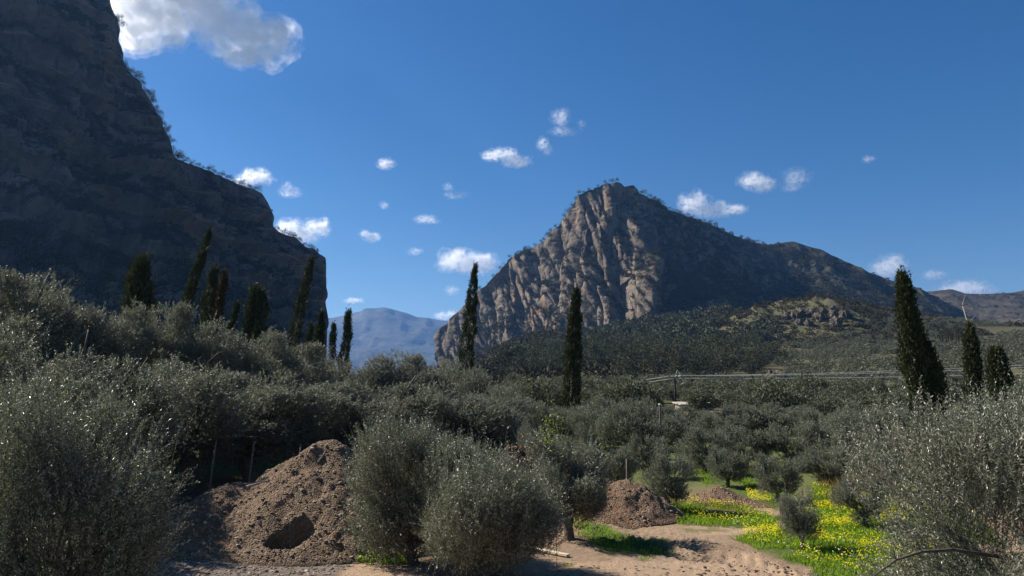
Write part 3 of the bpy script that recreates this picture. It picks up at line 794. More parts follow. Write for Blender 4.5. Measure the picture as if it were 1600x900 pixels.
def put_cypress(label, top, foot_px, Y, half_w_px, seed, name='cypress_tree', cat='cypress tree', group=CG, zb=None, **kw):
    tp = at(top[0], top[1], Y)
    ft = at(foot_px[0], foot_px[1], Y)
    z0 = Hs(ft[0], Y)
    # carry the lean of the visible stem down to the ground
    k = (tp[0] - ft[0]) / max(tp[2] - ft[2], 0.5)
    bx = ft[0] - k * (ft[2] - z0)
    Ht = math.hypot(tp[2] - z0, tp[0] - bx)
    me = cypress(seed, Ht, 0.76 * half_w_px / FPX * Y, **kw)
    t = plant(name, label, cat, me, (bx, Y, z0), 0, group=group)
    t.rotation_euler = (0, math.atan2(tp[0] - bx, tp[2] - z0), 0)
    return t
put_cypress('tall thin cypress leaning right in front of the left cliff', (327, 362), (294, 470), 60, 11, 1)
put_cypress('thin leaning cypress at the right end of the left cliff', (487, 404), (459, 530), 72, 12, 2)
put_cypress('tall thin cypress standing before the left foot of the peak', (743, 414), (729, 552), 68, 14, 3, n=11000, tuft=0.15)
put_cypress('straight dark cypress before the middle of the rock face', (900, 455), (893, 612), 60, 17, 4, n=12000)
big = put_cypress('largest cypress, dense and two lobed, with a pale bare trunk on the right', (1409, 432), (1436, 610), 45, 19, 5, n=24000, trunk_show=1.3, ragged=0.9, shape='pillar', fork=(0.78, 0.1, 0.56, 0.36, 1.05, 0.6))
put_cypress('stout cypress with a dead bare tip right of the largest one', (1515, 512), (1522, 612), 55, 19, 6, n=12000, ragged=0.4)
put_cypress('low broad cypress near the right edge, behind the corner olive', (1556, 548), (1560, 612), 52, 24, 7, n=11000, ragged=0.5, shape='blob')
put_cypress('knobbly cypress standing against the blue mountain', (545, 487), (540, 548), 78, 10, 8, n=8000, ragged=0.9, shape='blob')
put_cypress('bushy cypress right under the end of the left cliff', (503, 488), (497, 540), 76, 19, 9, n=9000, ragged=0.7, shape='cone')
put_cypress('smallest thin cypress between the bushy and the knobbly one', (522, 508), (519, 545), 80, 8, 10, n=5000, ragged=0.6)
put_cypress('ragged dark cypress beside a brown one below the left cliff', (337, 420), (328, 478), 58, 15, 11, n=9000, ragged=0.9, shape='blob')
put_cypress('brown dried cypress beside the ragged dark one', (351, 428), (342, 485), 57, 9, 12, n=6000, ragged=0.8, leaf='cypress_brown')
put_cypress('thin small cypress between the brown one and the bushy conifer', (372, 476), (362, 505), 60, 7, 13, n=4000, ragged=0.7)
put_cypress('small bushy conifer low in front of the left cliff', (401, 456), (398, 505), 56, 28, 14, 'conifer_tree', 'conifer', 'bushy conifers among the grove', n=10000, ragged=0.8, shape='blob', tuft=0.24)
put_cypress('broad dark conifer above the left part of the grove', (221, 412), (217, 468), 52, 34, 15, 'conifer_tree', 'conifer', 'bushy conifers among the grove', n=12000, ragged=0.8, shape='blob', tuft=0.26)
put_cypress('slim cypress leaning against the end of the left cliff', (486, 510), (480, 545), 70, 9, 16, n=5000, ragged=0.6)
# bare dead tree beside the stout cypress
def dead_tree():
    rng = np.random.default_rng(8)
    ft = base_at(1516, 58); tp = at(1504, 478, 58)
    t = thing('dead_tree', 'bare pale dead tree rising behind the stout cypress', 'dead tree', ft)
    rel = tp - ft
    mb = MB(); p = limb(mb, (0, 0, -0.3), rel, 0.11, 0.03, rng, 0.02, 6, 8)
    mb.obj('trunk', [M['dead_wood']], t, smooth=True)
    for k, (i, dx, dz) in enumerate([(6, -0.9, 0.25), (6, 0.5, 0.7), (7, -0.5, 0.5), (5, -0.8, -0.1), (7, 0.4, 0.9)]):
        b = MB(); limb(b, p[i], p[i] + (dx, 0.1 * k - 0.2, dz), 0.035, 0.012, rng, 0.1, 5, 5); b.obj('branch', [M['dead_wood']], t, smooth=True)
dead_tree()
# far row of small cypresses below the right ridge
fc = cypress(40, 9.0, 0.9, n=1500, tuft=0.3)
for k, px in enumerate((1465, 1474, 1481, 1490, 1497, 1506, 1378, 1215)):
    Y = 470 if k < 6 else 520
    p = base_at(px, Y)
    plant('cypress_tree', 'small far cypress in the short row below the right ridge' if k < 6 else ('lone far cypress in the hillside olives left of the largest cypress' if k == 6 else 'lone far cypress among the pines below the shaded flank'), 'cypress tree', fc,
          p, k, (1, 1, (0.8, 1.1, 1.0, 1.2, 0.9, 1.0, 0.9, 1.1)[k] * 1.1), 'far cypress row below the ridge' if k < 6 else 'lone far cypresses')

# ------------------------------------------------------------------ hillside olives, pines and scrub
def blob_tree(seed, n, w, h, flat=0.8, leaf='olive_far', trunk=True, size=0.5):
    """small far tree: one mesh of leaf clumps and a stub of trunk"""
    rng = np.random.default_rng(seed)
    nl = 9
    lc = norm(rng.normal(size=(nl, 3))) * rng.uniform(0.3, 0.65, (nl, 1)); 
    li = rng.integers(0, nl, n)
    d = norm(rng.normal(size=(n, 3)))
    P = lc[li] + d * rng.uniform(0.2, 0.45, (n, 1))
    P = P * np.array((w / 2, w / 2, h * flat / 2)) + np.array((0, 0, h - h * flat / 2))
    P[:, 2] = np.maximum(P[:, 2], 0.1)
    D = norm(d + rng.normal(size=(n, 3)) * 0.6 + (0, 0, 0.3))
    V, F = leaves_from(P, D, size * rng.uniform(0.6, 1.3, n), size * 0.55 * rng.uniform(0.6, 1.3, n), rng, up=0.8)
    mb = MB(); mb.add(V, F); nleaf = len(F)
    if trunk: mb.tube([(0, 0, -0.6), (0.05, 0, h * 0.35), (0, 0.05, h * 0.75)], [0.16, 0.12, 0.05], 5, cap=False)
    F = np.vstack(mb.Q); mi = np.zeros(len(F)); mi[nleaf:] = 1
    return make_mesh('tree', np.vstack(mb.V), [F], [M[leaf], M['bark']], mi)
hill = [blob_tree(500 + k, 2200, 4.6, 3.6, 0.95, size=0.27) for k in range(6)]
def far_tree(name, me, p, rz, s, label, cat, group):
    o = link(name, me); o.location = p; o.rotation_euler = (0, 0, rz); o.scale = s
    return tag(o, label, cat, group)
rng = np.random.default_rng(77)
# candidates on a jittered planting grid, kept by where they show
cand = []
for gx in np.arange(-160, 760, 6.4):
    for gy in np.arange(70, 900, 6.4):
        cand.append((gx + rng.uniform(-3.1, 3.1), gy + rng.uniform(-3.1, 3.1)))
cand = np.array(cand)
cz = H(cand[:, 0], cand[:, 1])
CPt = np.column_stack([cand, cz])
cpx, cpy = proj(CPt)
bare = fbm(CPt * np.array((1 / 45, 1 / 45, 0)), 99, 3)
ok = (cpx > 790) & (cpx < 1640) & ((cand[:, 1] < 660) | (cpx > 1160)) & (bare < 0.58) & (cpy < 662) & (cpy > 500)
pine_zone = [(790, 600), (1000, 604), (1100, 606), (1180, 590), (1230, 560), (1210, 520), (1100, 470), (900, 535), (800, 565)]
ok &= ~in_poly(cpx, cpy, pine_zone)
ok &= ~((np.abs(cpx - 1054) < 32) & (cand[:, 1] < 138))     # the pole stands in a gap between the trees
ok &= ~((np.hypot(cand[:, 0] - KN[0], cand[:, 1] - KN[1]) < 45))
idx = np.nonzero(ok)[0]
order = idx[np.argsort(np.hypot(cand[idx, 0], cand[idx, 1]))]
for i in order[:285]:
    s = rng.uniform(0.75, 1.55)
    far_tree('olive_tree', hill[rng.integers(6)], CPt[i], rng.uniform(0, 6.28), (s, s, s * rng.uniform(0.8, 1.15)), 'small round olive of the planted hillside beyond the utility pole', 'olive tree', 'hillside olives beyond the utility pole')
def scatter_mesh(protoV, protoF, pts, scl, rzs, zs=None):
    n = len(pts); m = len(protoV)
    c, s = np.cos(rzs), np.sin(rzs)
    V = protoV[None] * scl[:, None, None]
    if zs is not None: V = V * np.stack([np.ones(n), np.ones(n), zs], -1)[:, None, :]
    X = V[..., 0] * c[:, None] - V[..., 1] * s[:, None]; Y = V[..., 0] * s[:, None] + V[..., 1] * c[:, None]
    V = np.stack([X, Y, V[..., 2]], -1) + pts[:, None, :]
    F = protoF[None] + (np.arange(n) * m)[:, None, None]
    return V.reshape(-1, 3), F.reshape(-1, protoF.shape[1])
def clump_proto(seed, n, size):
    r = np.random.default_rng(seed)
    d = norm(r.normal(size=(n, 3))); 
    P = d * r.uniform(0.25, 0.5, (n, 1)); P[:, 2] = P[:, 2] * 0.8 + 0.38
    V, F = leaves_from(P, norm(d + r.normal(size=(n, 3)) * 0.5), size * r.uniform(0.7, 1.3, n), size * 0.6 * r.uniform(0.7, 1.3, n), r, up=0.8)
    return V, F
rest = order[285:]
if len(rest):
    V, F = zip(*[scatter_mesh(*clump_proto(600 + k, 190, 0.16), CPt[rest[k::4]], rng.uniform(3.4, 6.6, len(rest[k::4])), rng.uniform(0, 6.28, len(rest[k::4])), np.full(len(rest[k::4]), 0.8)) for k in range(4) if len(rest[k::4])])
    off = np.cumsum([0] + [len(v) for v in V[:-1]])
    tag(link('olive_wood', make_mesh('olive_wood', np.vstack(V), [np.vstack([f + o for f, o in zip(F, off)])], [M['olive_far']])), 'mass of far olives covering the upper hillside below the knoll', 'olive wood', kind='stuff')

# pines
def pine(seed, Ht, W, n, umbrella=0.45, size=0.7):
    rng = np.random.default_rng(seed)
    nl = 10
    lc = rng.normal(size=(nl, 3)) * np.array((0.26, 0.26, 0.20)); lc = np.clip(lc, -0.45, 0.45)
    li = rng.integers(0, nl, n); d = norm(rng.normal(size=(n, 3)))
    P = lc[li] + d * rng.uniform(0.06, 0.22, (n, 1))
    ch = Ht * umbrella
    P = P * np.array((W, W, ch * 1.3)) + np.array((0, 0, Ht - ch * 0.55))
    V, F = leaves_from(P, norm(d + (0, 0, 0.4) + rng.normal(size=(n, 3)) * 0.4), size * rng.uniform(0.6, 1.3, n), size * 0.45 * rng.uniform(0.6, 1.3, n), rng, up=0.6)
    mb = MB(); mb.add(V, F); nleaf = len(F)
    lean = rng.normal(size=2) * 0.05 * Ht
    mb.tube([(0, 0, -1.0), (lean[0], lean[1], Ht * 0.45), (0, 0, Ht * 0.85)], [Ht * 0.022, Ht * 0.017, Ht * 0.008], 5, cap=False)
    for k in range(5):
        e = lc[k] * np.array((W, W, ch)) + np.array((0, 0, Ht - ch * 0.6))
        mb.tube([(0, 0, Ht * (0.45 + 0.06 * k)), e], [Ht * 0.009, Ht * 0.004], 4, cap=False)
    F = np.vstack(mb.Q); mi = np.zeros(len(F)); mi[nleaf:] = 1
    return make_mesh('tree', np.vstack(mb.V), [F], [M['pine'], M['bark']], mi)
ridge_pines = [pine(700 + k, 8.0, 6.5, 420, 0.62) for k in range(4)]
wood_pines = [pine(720 + k, 13.0, 11.0, 1500, 0.9, 0.85) for k in range(4)]
def along_ridge(surf, pxs, hs, label, group, seed):
    P, N, v = SURF[surf]
    row = int(np.argmin(np.abs(v[:, 0] - 1.0)))
    # the skyline as seen: highest point near each pixel column
    sub = P[row - 6:row + 3].reshape(-1, 3)
    sx, sy = proj(sub)
    r = np.random.default_rng(seed)
    for px, h in zip(pxs, hs):
        m = np.abs(sx - px) < 2.5
        if not m.any(): continue
        k = np.nonzero(m)[0][np.argmin(sy[m])]
        s = h / 8.0
        far_tree('pine_tree', ridge_pines[r.integers(4)], sub[k] - (0, 0, 2.0), r.uniform(0, 6.28), (s * r.uniform(0.8, 1.2), s, s), label, 'pine tree', group)
rr = np.random.default_rng(5)
along_ridge('cliff', [187, 189, 193, 197, 201, 205, 208, 212, 216, 220, 224, 229, 232, 235, 238, 241, 244, 247, 250, 253, 257, 260, 263, 266, 269, 273, 276, 280, 284],
            rr.uniform(5, 10, 29), 'small pine growing out of the steep skyline of the left cliff', 'pines on the steep skyline of the left cliff', 1)
along_ridge('cliff', [289, 293, 298, 304, 311, 318, 325, 331, 336, 343, 349, 356, 362, 368, 374, 379, 385, 391, 394, 398, 405], rr.uniform(4, 9, 21),
            'small pine on the flat top shoulder of the left cliff', 'pines on the flat shoulder of the left cliff', 2)
along_ridge('cliff', [432, 436, 441, 446, 452, 456, 461, 467, 472, 478, 484, 490, 497], rr.uniform(4, 8, 13), 'small pine on the lowest descending ledge of the left cliff', 'pines on the lowest ledge of the left cliff', 3)
along_ridge('peak', [748, 760, 768, 779, 786, 795, 803, 812, 818, 826, 834, 843, 847, 852, 858, 866, 872, 879, 884, 888, 892, 897, 903, 910, 918, 926, 934, 944, 955, 962], rr.uniform(4, 10, 30),
            'small pine on the left skyline of the peak', 'pines on the left skyline of the peak', 4)
along_ridge('peak', [1003, 1008, 1013, 1017, 1021, 1025, 1029, 1033, 1038, 1044, 1049, 1055, 1060, 1066, 1071, 1076, 1080, 1084, 1089, 1093, 1098, 1104, 1112, 1120, 1132, 1146, 1162, 1172, 1178, 1186, 1194], rr.uniform(5, 11, 31),
            'small pine on the right skyline of the peak', 'pines on the right skyline of the peak', 6)

def surface_points(surf, polys, n, seed, nzmin=-1.0, nz_pref=0.0, mask=0.0, mscale=60.0):
    P, N, v = SURF[surf]
    m = (v > 0.0) & (v < 1.0)
    Pf, Nf = P[m], N[m]
    px, py = proj(Pf)
    h = np.zeros(len(Pf), bool)
    for pl in polys: h |= in_poly(px, py, pl)
    h &= Nf[:, 2] > nzmin
    if mask: h &= fbm(Pf / mscale, seed + 3, 3) > mask
    k = np.nonzero(h)[0]
    if len(k) == 0: return np.zeros((0, 3))
    r = np.random.default_rng(seed)
    # weight by depth so that the wood is even on the ground, not on the picture
    w = (Nf[k, 2].clip(0.02, 1)) ** nz_pref
    k = r.choice(k, min(n, len(k)), replace=False, p=w / w.sum())
    return Pf[k]
# wood of pines at the foot of the peak
wood = surface_points('peak', [[(800, 566), (845, 556), (900, 540), (960, 532), (1000, 545), (1040, 500), (1055, 430), (1110, 440), (1160, 500), (1230, 530), (1240, 566)]], 520, 11, mask=0.46, mscale=45)
wood_all = list(wood)
ok2 = in_poly(cpx, cpy, pine_zone) & (fbm(CPt * np.array((1 / 38, 1 / 38, 0)), 131, 3) > 0.43) & (np.hypot(cand[:, 0], cand[:, 1]) > 300)
id2 = np.nonzero(ok2)[0][::4]; rng.shuffle(id2)
wood_all += [CPt[i] for i in id2]
wood_all = np.array(wood_all)
wood_all = wood_all[np.argsort(np.linalg.norm(wood_all - CAM, axis=1))]
for p in wood_all[:150]:
    s = rng.uniform(0.7, 1.2)
    far_tree('pine_tree', wood_pines[rng.integers(4)], p - np.array((0, 0, 0.8)), rng.uniform(0, 6.28), (s, s, s * rng.uniform(0.8, 1.1)), 'dark bushy pine in the wood at the foot of the peak', 'pine tree', 'pines in the wood at the foot of the peak')
def mass(name, label, pts, size, zs, material, seed, cat):
    r = np.random.default_rng(seed)
    Vs, Fs, o = [], [], 0
    for k in range(4):
        q = pts[k::4]
        V, F = scatter_mesh(*clump_proto(seed + k, 150, 0.20), q, r.uniform(size[0], size[1], len(q)), r.uniform(0, 6.28, len(q)), r.uniform(zs[0], zs[1], len(q)))
        Vs.append(V); Fs.append(F + o); o += len(V)
    tag(link(name, make_mesh(name, np.vstack(Vs), [np.vstack(Fs)], [M[material]])), label, cat, kind='stuff')
mass('pine_wood', 'far part of the pine wood covering the talus under the rock face', wood_all[150:], (7.0, 14.0), (0.8, 1.25), 'pine', 640, 'pine wood')

def scrub(name, label, sets, sizes, seed, material='scrub'):
    r = np.random.default_rng(seed)
    Vs, Fs, o = [], [], 0
    for pts, sz in zip(sets, sizes):
        for k in range(4):
            q = pts[k::4]
            if not len(q): continue
            V, F = scatter_mesh(*clump_proto(seed * 10 + k, 46, 0.36), q, r.uniform(0.5, 1.3, len(q)) * sz, r.uniform(0, 6.28, len(q)), r.uniform(0.6, 1.1, len(q)))
            Vs.append(V); Fs.append(F + o); o += len(V)
    tag(link(name, make_mesh(name, np.vstack(Vs), [np.vstack(Fs)], [M[material]])), label, 'scrub', kind='stuff')
scrub('scrub', 'dark scrub clinging to the ledges and slopes of the peak', [
    surface_points('peak', [[(690, 560), (745, 450), (905, 300), (1000, 285), (1045, 330), (1010, 560)]], 2600, 21, nzmin=0.42, nz_pref=2),
    surface_points('peak', [[(1000, 285), (1045, 330), (1120, 350), (1440, 455), (1500, 540), (1420, 560), (1010, 560), (1040, 400)]], 5200, 23, mask=0.40),
    surface_points('ridge', [[(1380, 460), (1600, 455), (1640, 580), (1200, 580)]], 1500, 25, mask=0.47)], (5.0, 5.5, 6.0), 31)
scrub('scrub', 'dark scrub on the ledges of the left cliff', [
    surface_points('cliff', [[(-60, -60), (170, 0), (185, 95), (280, 245), (425, 330), (508, 403), (508, 560), (-60, 560)]], 5200, 27, nzmin=0.35, nz_pref=2),
    surface_points('cliff', [[(-60, 330), (200, 400), (330, 420), (420, 470), (420, 560), (-60, 560)]], 2600, 29)], (3.6, 3.2), 33)
kn_pts = []
for _ in range(3200):
    a, q = rng.uniform(0, 6.28), rng.uniform(0, 1) ** 0.5 * 130
    x, y = KN[0] + q * math.cos(a), KN[1] + q * math.sin(a)
    kn_pts.append((x, y))
kn_pts = np.array(kn_pts)
kz = H(kn_pts[:, 0], kn_pts[:, 1])
fs = rng.uniform((430, 640), (1300, 1500), (5200, 2))
fz = np.column_stack([fs, H(fs[:, 0], fs[:, 1])]); fx_, fy_ = proj(fz)
scrub('scrub', 'low scrub on the broad slope below the right ridge', [fz[(fx_ > 1180) & (fx_ < 1680)]], (5.5,), 37)
gs = rng.uniform((-140, 240), (160, 1050), (4200, 2))
gz = np.column_stack([gs, H(gs[:, 0], gs[:, 1])]); gx_, gy_ = proj(gz)
scrub('scrub', 'dark scrub at the left end of the pine wood below the rock face', [gz[(gx_ > 690) & (gx_ < 1000)]], (5.0,), 39)
scrub('scrub', 'grey green scrub covering the rocky knoll on the hillside', [np.column_stack([kn_pts, kz])], (3.2,), 35)

# rock outcrops on the hillside
def rock_mesh(name, seed, size, material, sub=3, rough=0.35):
    import bmesh
    bm = bmesh.new(); bmesh.ops.create_icosphere(bm, subdivisions=sub, radius=1.0)
    V = np.array([v.co[:] for v in bm.verts]); F = np.array([[v.index for v in f.verts] for f in bm.faces]); bm.free()
    n = ridged(V * 1.3 + seed, seed, 3) - 0.5 + 0.6 * (fbm(V * 3.1 + seed, seed + 9, 3) - 0.5)
    V = V * (1 + rough * 2 * n)[:, None]
    return make_mesh(name, V * np.asarray(size), [F], [material])
for px, py, w, h, sd_, lab in [(1213, 607, 3.4, 5.2, 3, 'orange tinted rock outcrop in the hillside olives, just under the cables'), (1116, 618, 3.4, 4.2, 5, 'small pale rock outcrop right of the utility pole'),
                               (1006, 526, 17, 16, 7, 'pale orange rock buttress at the foot of the peak'), (1120, 478, 17, 14, 9, 'grey rounded rock knob on the shaded flank of the peak')]:
    if py > 560:
        p = ground_at(px, py + 6)
    else:
        P_, N_, v_ = SURF['peak']; qx, qy = proj(P_.reshape(-1, 3)); k = int(np.argmin(np.hypot(qx - px, qy - py - 8) + 1e3 * (v_.ravel() > 1))); p = P_.reshape(-1, 3)[k]
    o = link('rock_outcrop', rock_mesh('rock_outcrop', sd_, (w, w * 0.8, h), M['rock_peak'], 4), None, p)
    tag(o, lab, 'rock outcrop', 'rock outcrops')
kr = np.random.default_rng(12)
for k in range(26):
    px, py = 1250 + kr.uniform(-18, 75), 0
    x = x_at(px, 500, 610) ; 
    y = 600 + kr.uniform(-6, 26)
    o = link('boulder', rock_mesh('boulder', 40 + k, np.array((3.0, 2.6, 3.8)) * kr.uniform(0.5, 1.4), M['rock_peak'], 3, 0.6), None, (x, y, Hs(x, y) + 0.2))
    o.rotation_euler = (kr.uniform(-.3, .3), kr.uniform(-.3, .3), kr.uniform(0, 6.28))
    tag(o, 'pale boulder among the rocks on top of the hillside knoll', 'boulder', 'boulders on top of the knoll')

# ------------------------------------------------------------------ utility pole, cables, short pole
def pole_line():
    Y = 130.0
    tp = at(1054, 586, Y); z0 = Hs(tp[0], Y)
    t = thing('utility_pole', 'dark wooden utility pole carrying the power cables over the orchard', 'utility pole', (tp[0], Y, z0))
    hgt = tp[2] - z0
    m = MB(); m.tube([(0, 0, -0.8), (0, 0, hgt * 0.5), (0, 0, hgt)], [0.20, 0.18, 0.15], 10); m.obj('post', [M['pole']], t, smooth=True)
    m = MB(); m.box((0.15, -0.18, hgt - 0.45), (1.5, 0.12, 0.12)); arm = m.obj('crossarm', [M['pole']], t)
    for dx in (-0.45, 0.1, 0.75):
        m = MB(); m.tube([(dx, -0.18, hgt - 0.39), (dx, -0.18, hgt - 0.25), (dx, -0.18, hgt - 0.1)], [0.06, 0.1, 0.05], 8); m.obj('insulator', [M['insulator']], arm, smooth=True)
    m = MB(); th = np.linspace(0, 6.0, 22)
    m.tube(np.stack([0.95 + 0.55 * np.cos(th), -0.2 + 0 * th, hgt - 1.1 + 0.5 * np.sin(th)], -1), 0.05, 6); m.obj('cable_coil', [M['cable']], t, smooth=True)
    m = MB(); m.tube([(0.2, -0.2, hgt), (0.45, -0.2, hgt + 0.9), (0.75, -0.2, hgt + 0.5), (0.95, -0.2, hgt - 0.6)], 0.045, 6); m.obj('wire_jumper', [M['cable']], t, smooth=True)
    top = np.array((tp[0], Y - 0.18, tp[2]))
    def cable(a, b, sag, r, lab):
        s = np.linspace(0, 1, 40)[:, None]
        P = a + (b - a) * s - np.array((0, 0, 1)) * sag * 4 * s * (1 - s)
        m = MB(); m.tube(P, r, 6); o = m.obj('power_cable', [M['cable']], smooth=True)
        tag(o, lab, 'power cable', 'power cables over the orchard')
    cable(top + (0.1, 0, -0.1), at(1760, 561, 118), 0.55, 0.038, 'upper pale power cable running right from the utility pole')
    cable(top + (0.75, 0, -0.12), at(1760, 566, 119), 0.55, 0.038, 'middle pale power cable running right from the utility pole')
    cable(top + (0.1, 0, -0.55), at(1760, 578, 117), 0.45, 0.038, 'lower pale power cable running right from the utility pole')
    cable(top + (-0.45, 0, -0.1), at(700, 598, 150), 1.5, 0.038, 'upper power cable falling left from the utility pole')
    cable(top + (0, 0, -0.55), at(700, 602, 150), 1.4, 0.038, 'lower power cable falling left from the utility pole')
pole_line()
def stake(px, py_top, py_base, Y, r, label, name='fence_post', lean=0.0, group='thin stakes around the clearing', m='post', cap=None):
    tp = at(px, py_top, Y)
    z0 = Hs(tp[0], Y)
    t = thing(name, label, 'pole' if name == 'short_pole' else 'fence post', (tp[0] - lean, Y, z0), group=group if name == 'fence_post' else None)
    mb = MB(); h = tp[2] - z0
    mb.tube([(0, 0, -0.3), (lean * 0.5, 0, h * 0.5), (lean, 0, h)], [r * 1.1, r, r * 0.9], 7); mb.obj('post', [M[m]], t, smooth=True)
    if cap:
        mb = MB(); mb.tube([(lean, 0, h - 0.02), (lean, 0, h + cap)], [r * 1.5, r * 1.2], 8); mb.obj('cap', [M['insulator']], t)
stake(1031, 632, 690, 39, 0.055, 'slim dark pole with a pale tip left of the utility pole', 'short_pole', cap=0.05, m='pole')
stake(397, 690, 740, 24.5, 0.03, 'thin leaning stake in the dark above the left slope of the gravel heap', lean=0.18)
stake(338, 688, 735, 24.0, 0.03, 'thin leaning stake in the dark above the rubble heap', lean=0.2)
stake(470, 694, 712, 24.5, 0.025, 'short stake close behind the gravel heap top', lean=0.05)
stake(979, 717, 738, 28, 0.03, 'pale upright stake behind the brown soil heap')
stake(1137, 726, 742, 33, 0.03, 'left one of the three stakes under the orchard olives')
stake(1148, 724, 742, 33.5, 0.03, 'middle one of the three stakes under the orchard olives')
stake(1160, 724, 744, 33, 0.035, 'right one of the three stakes under the orchard olives')
# rusty sheet fence behind the middle olives
def rusty_fence():
    a = at(790, 702, 27.5); b = at(846, 703, 27.0)
    t = thing('sheet_fence', 'low dark red rusty sheet fence behind the middle front olive', 'fence', (a[0], a[1], Hs(a[0], a[1])))
    d = b - a; L = math.hypot(d[0], d[1]); ang = math.atan2(d[1], d[0]); h = at(800, 697, 27.3)[2] - Hs(a[0], a[1])
    t.rotation_euler = (0, 0, ang)
    n = 60; xs = np.linspace(0, L, n); ys = 0.035 * np.sin(xs * 2 * math.pi / 0.16)
    V = []
    for o in (0, 0.006):
        for z in (0.02, h): V.append(np.stack([xs, ys + o, np.full(n, z)], -1))
    V = np.vstack(V); j = np.arange(n - 1)
    Q = np.vstack([np.stack([j, j + 1, n + j + 1, n + j], -1), np.stack([2 * n + j + 1, 2 * n + j, 3 * n + j, 3 * n + j + 1], -1), np.stack([n + j, n + j + 1, 3 * n + j + 1, 3 * n + j], -1)])
    link('sheet', make_mesh('sheet', V, [Q], [M['rust']], smooth=True), t)
    for x in (0.05, L / 2, L - 0.05):
        m = MB(); m.box((x, 0.075, h / 2), (0.06, 0.06, h + 0.1)); m.obj('post', [M['post']], t)
    m = MB(); m.box((L / 2, -0.066, h - 0.08), (L, 0.04, 0.06)); m.obj('rail', [M['rust']], t)
rusty_fence()
# sheds far in the orchard
def shed(px, py, w, d, h, label, wall, roof):
    p = ground_at(px, py)
    t = thing('shed', label, 'shed', p, 0.15, None)
    m = MB(); m.box((0, 0, h / 2 - 0.3), (w, d, h + 0.6)); m.obj('wall', [wall], t)
    m = MB(); m.box((0, 0, h + 0.12), (w + 0.7, d + 0.7, 0.18), Matrix.Rotation(0.08, 3, 'X')); m.obj('roof', [roof], t)
    m = MB(); m.box((w * 0.2, -d / 2 - 0.02, h * 0.45), (0.9, 0.06, h * 0.8)); m.obj('door', [M['roof_dark']], t)
shed(1085, 641, 5.0, 3.0, 0.9, 'pale flat shed right of the utility pole foot', M['whitewash'], M['whitewash'])

# ------------------------------------------------------------------ heaps, slab, stones
def stone_proto(seed, sub=1):
    import bmesh
    bm = bmesh.new(); bmesh.ops.create_icosphere(bm, subdivisions=sub, radius=0.5)
    V = np.array([v.co[:] for v in bm.verts]); F = np.array([[v.index for v in f.verts] for f in bm.faces]); bm.free()
    r = np.random.default_rng(seed)
    V = V * (0.7 + 0.6 * r.random((len(V), 1))) * np.array((1.0, 0.75, 0.6))
    return V, F
HEAPS = []
def heap(name, label, cx, cy, ax, ay, rot, hfun, material, res=0.05, cat='heap'):
    xs = np.arange(-ax, ax + res, res); ys = np.arange(-ay, ay + res, res)
    X, Y = np.meshgrid(xs, ys)
    z = hfun(X / ax, Y / ay, X, Y)
    c, s = math.cos(rot), math.sin(rot)
    WX = cx + X * c - Y * s; WY = cy + X * s + Y * c
    g = H(WX, WY)
    P = np.stack([WX, WY, 0 * X], -1)
    body = sstep(0.02, 0.35, z)
    z = z + body * ((fbm(P / 0.55, 111, 4) - 0.5) * 0.22 + (fbm(P / 0.16, 113, 3) - 0.5) * 0.11)
    Z = np.where(z > 0.0, g + z, g - 0.12 + np.clip(z, -0.12, 0))
    V = np.stack([WX - cx, WY - cy, Z], -1).reshape(-1, 3)
    n, m_ = X.shape
    i = np.arange(n - 1)[:, None] * m_; j = np.arange(m_ - 1)[None]
    F = np.stack([i + j, i + j + 1, i + m_ + j + 1, i + m_ + j], -1).reshape(-1, 4)
    keep = (z.ravel()[F] > -0.1).any(1)
    F = F[keep]
    used, inv = np.unique(F, return_inverse=True)
    o = link(name, make_mesh(name, V[used], [inv.reshape(-1, 4)], [material], smooth=True), None, (cx, cy, 0))
    tag(o, label, cat, 'heaps of soil and rubble')
    HEAPS.append((np.stack([WX, WY, Z], -1)[z > 0.1]))
g0 = at(516, 690, 20.6)
HG = g0[2]
def gravel_h(u, v, X, Y):
    # main cone with a rounded crest and a shoulder to the left
    r = np.hypot(X / 3.6, Y / 2.9)
    z = HG * np.clip(1 - r, -0.2, 1) ** 1.0
    z = HG * (1 - np.hypot(r, 0.10)) + 0.10 * HG
    r2 = np.hypot((X + 2.3) / 2.9, (Y + 0.2) / 2.3)
    z2 = HG * 0.62 * (1.08 - np.hypot(r2, 0.15))
    z = np.maximum(z, z2)
    # ragged hollow scooped out of the front toe, a shallow slump near the top
    nx = (fbm(np.stack([X / 0.5, Y / 0.5, 0 * X], -1), 121, 3) - 0.5) * 1.1
    hx, hy = (X - (-0.30) + nx * 0.35) / 0.52, (Y + 2.42 - 0.2 * (X + 0.3) + nx * 0.3) / 0.30
    hole = sstep(1.02, 0.92, np.hypot(hx, hy))
    z = z * (1 - hole) + np.minimum(z, 0.02) * hole
    pit = np.exp(-((X + 0.15 + nx * 0.4) / 0.5) ** 2 - ((Y + 0.55 + nx * 0.3) / 0.3) ** 2)
    z = z + 0.5 * (fbm(np.stack([X / 1.4, Y / 1.4, 0 * X], -1), 127, 3) - 0.5) * sstep(0.1, 0.6, z)
    return z - 0.28 * pit
heap('gravel_heap', 'tall brown gravel heap with a dark hollow at its foot', g0[0], 20.6, 5.6, 3.6, 0, gravel_h, M['gravel'])
g1 = at(352, 770, 19.6)
def rubble_h(u, v, X, Y):
    return 1.35 * (1.05 - np.hypot(np.hypot(X / 2.7, Y / 1.9), 0.18)) * 0.95
heap('rubble_heap', 'low grey rubble heap running down from the gravel heap to the left olive', g1[0], 20.2, 3.2, 2.4, -0.1, rubble_h, M['rubble'])
g2 = ground_at(975, 822)
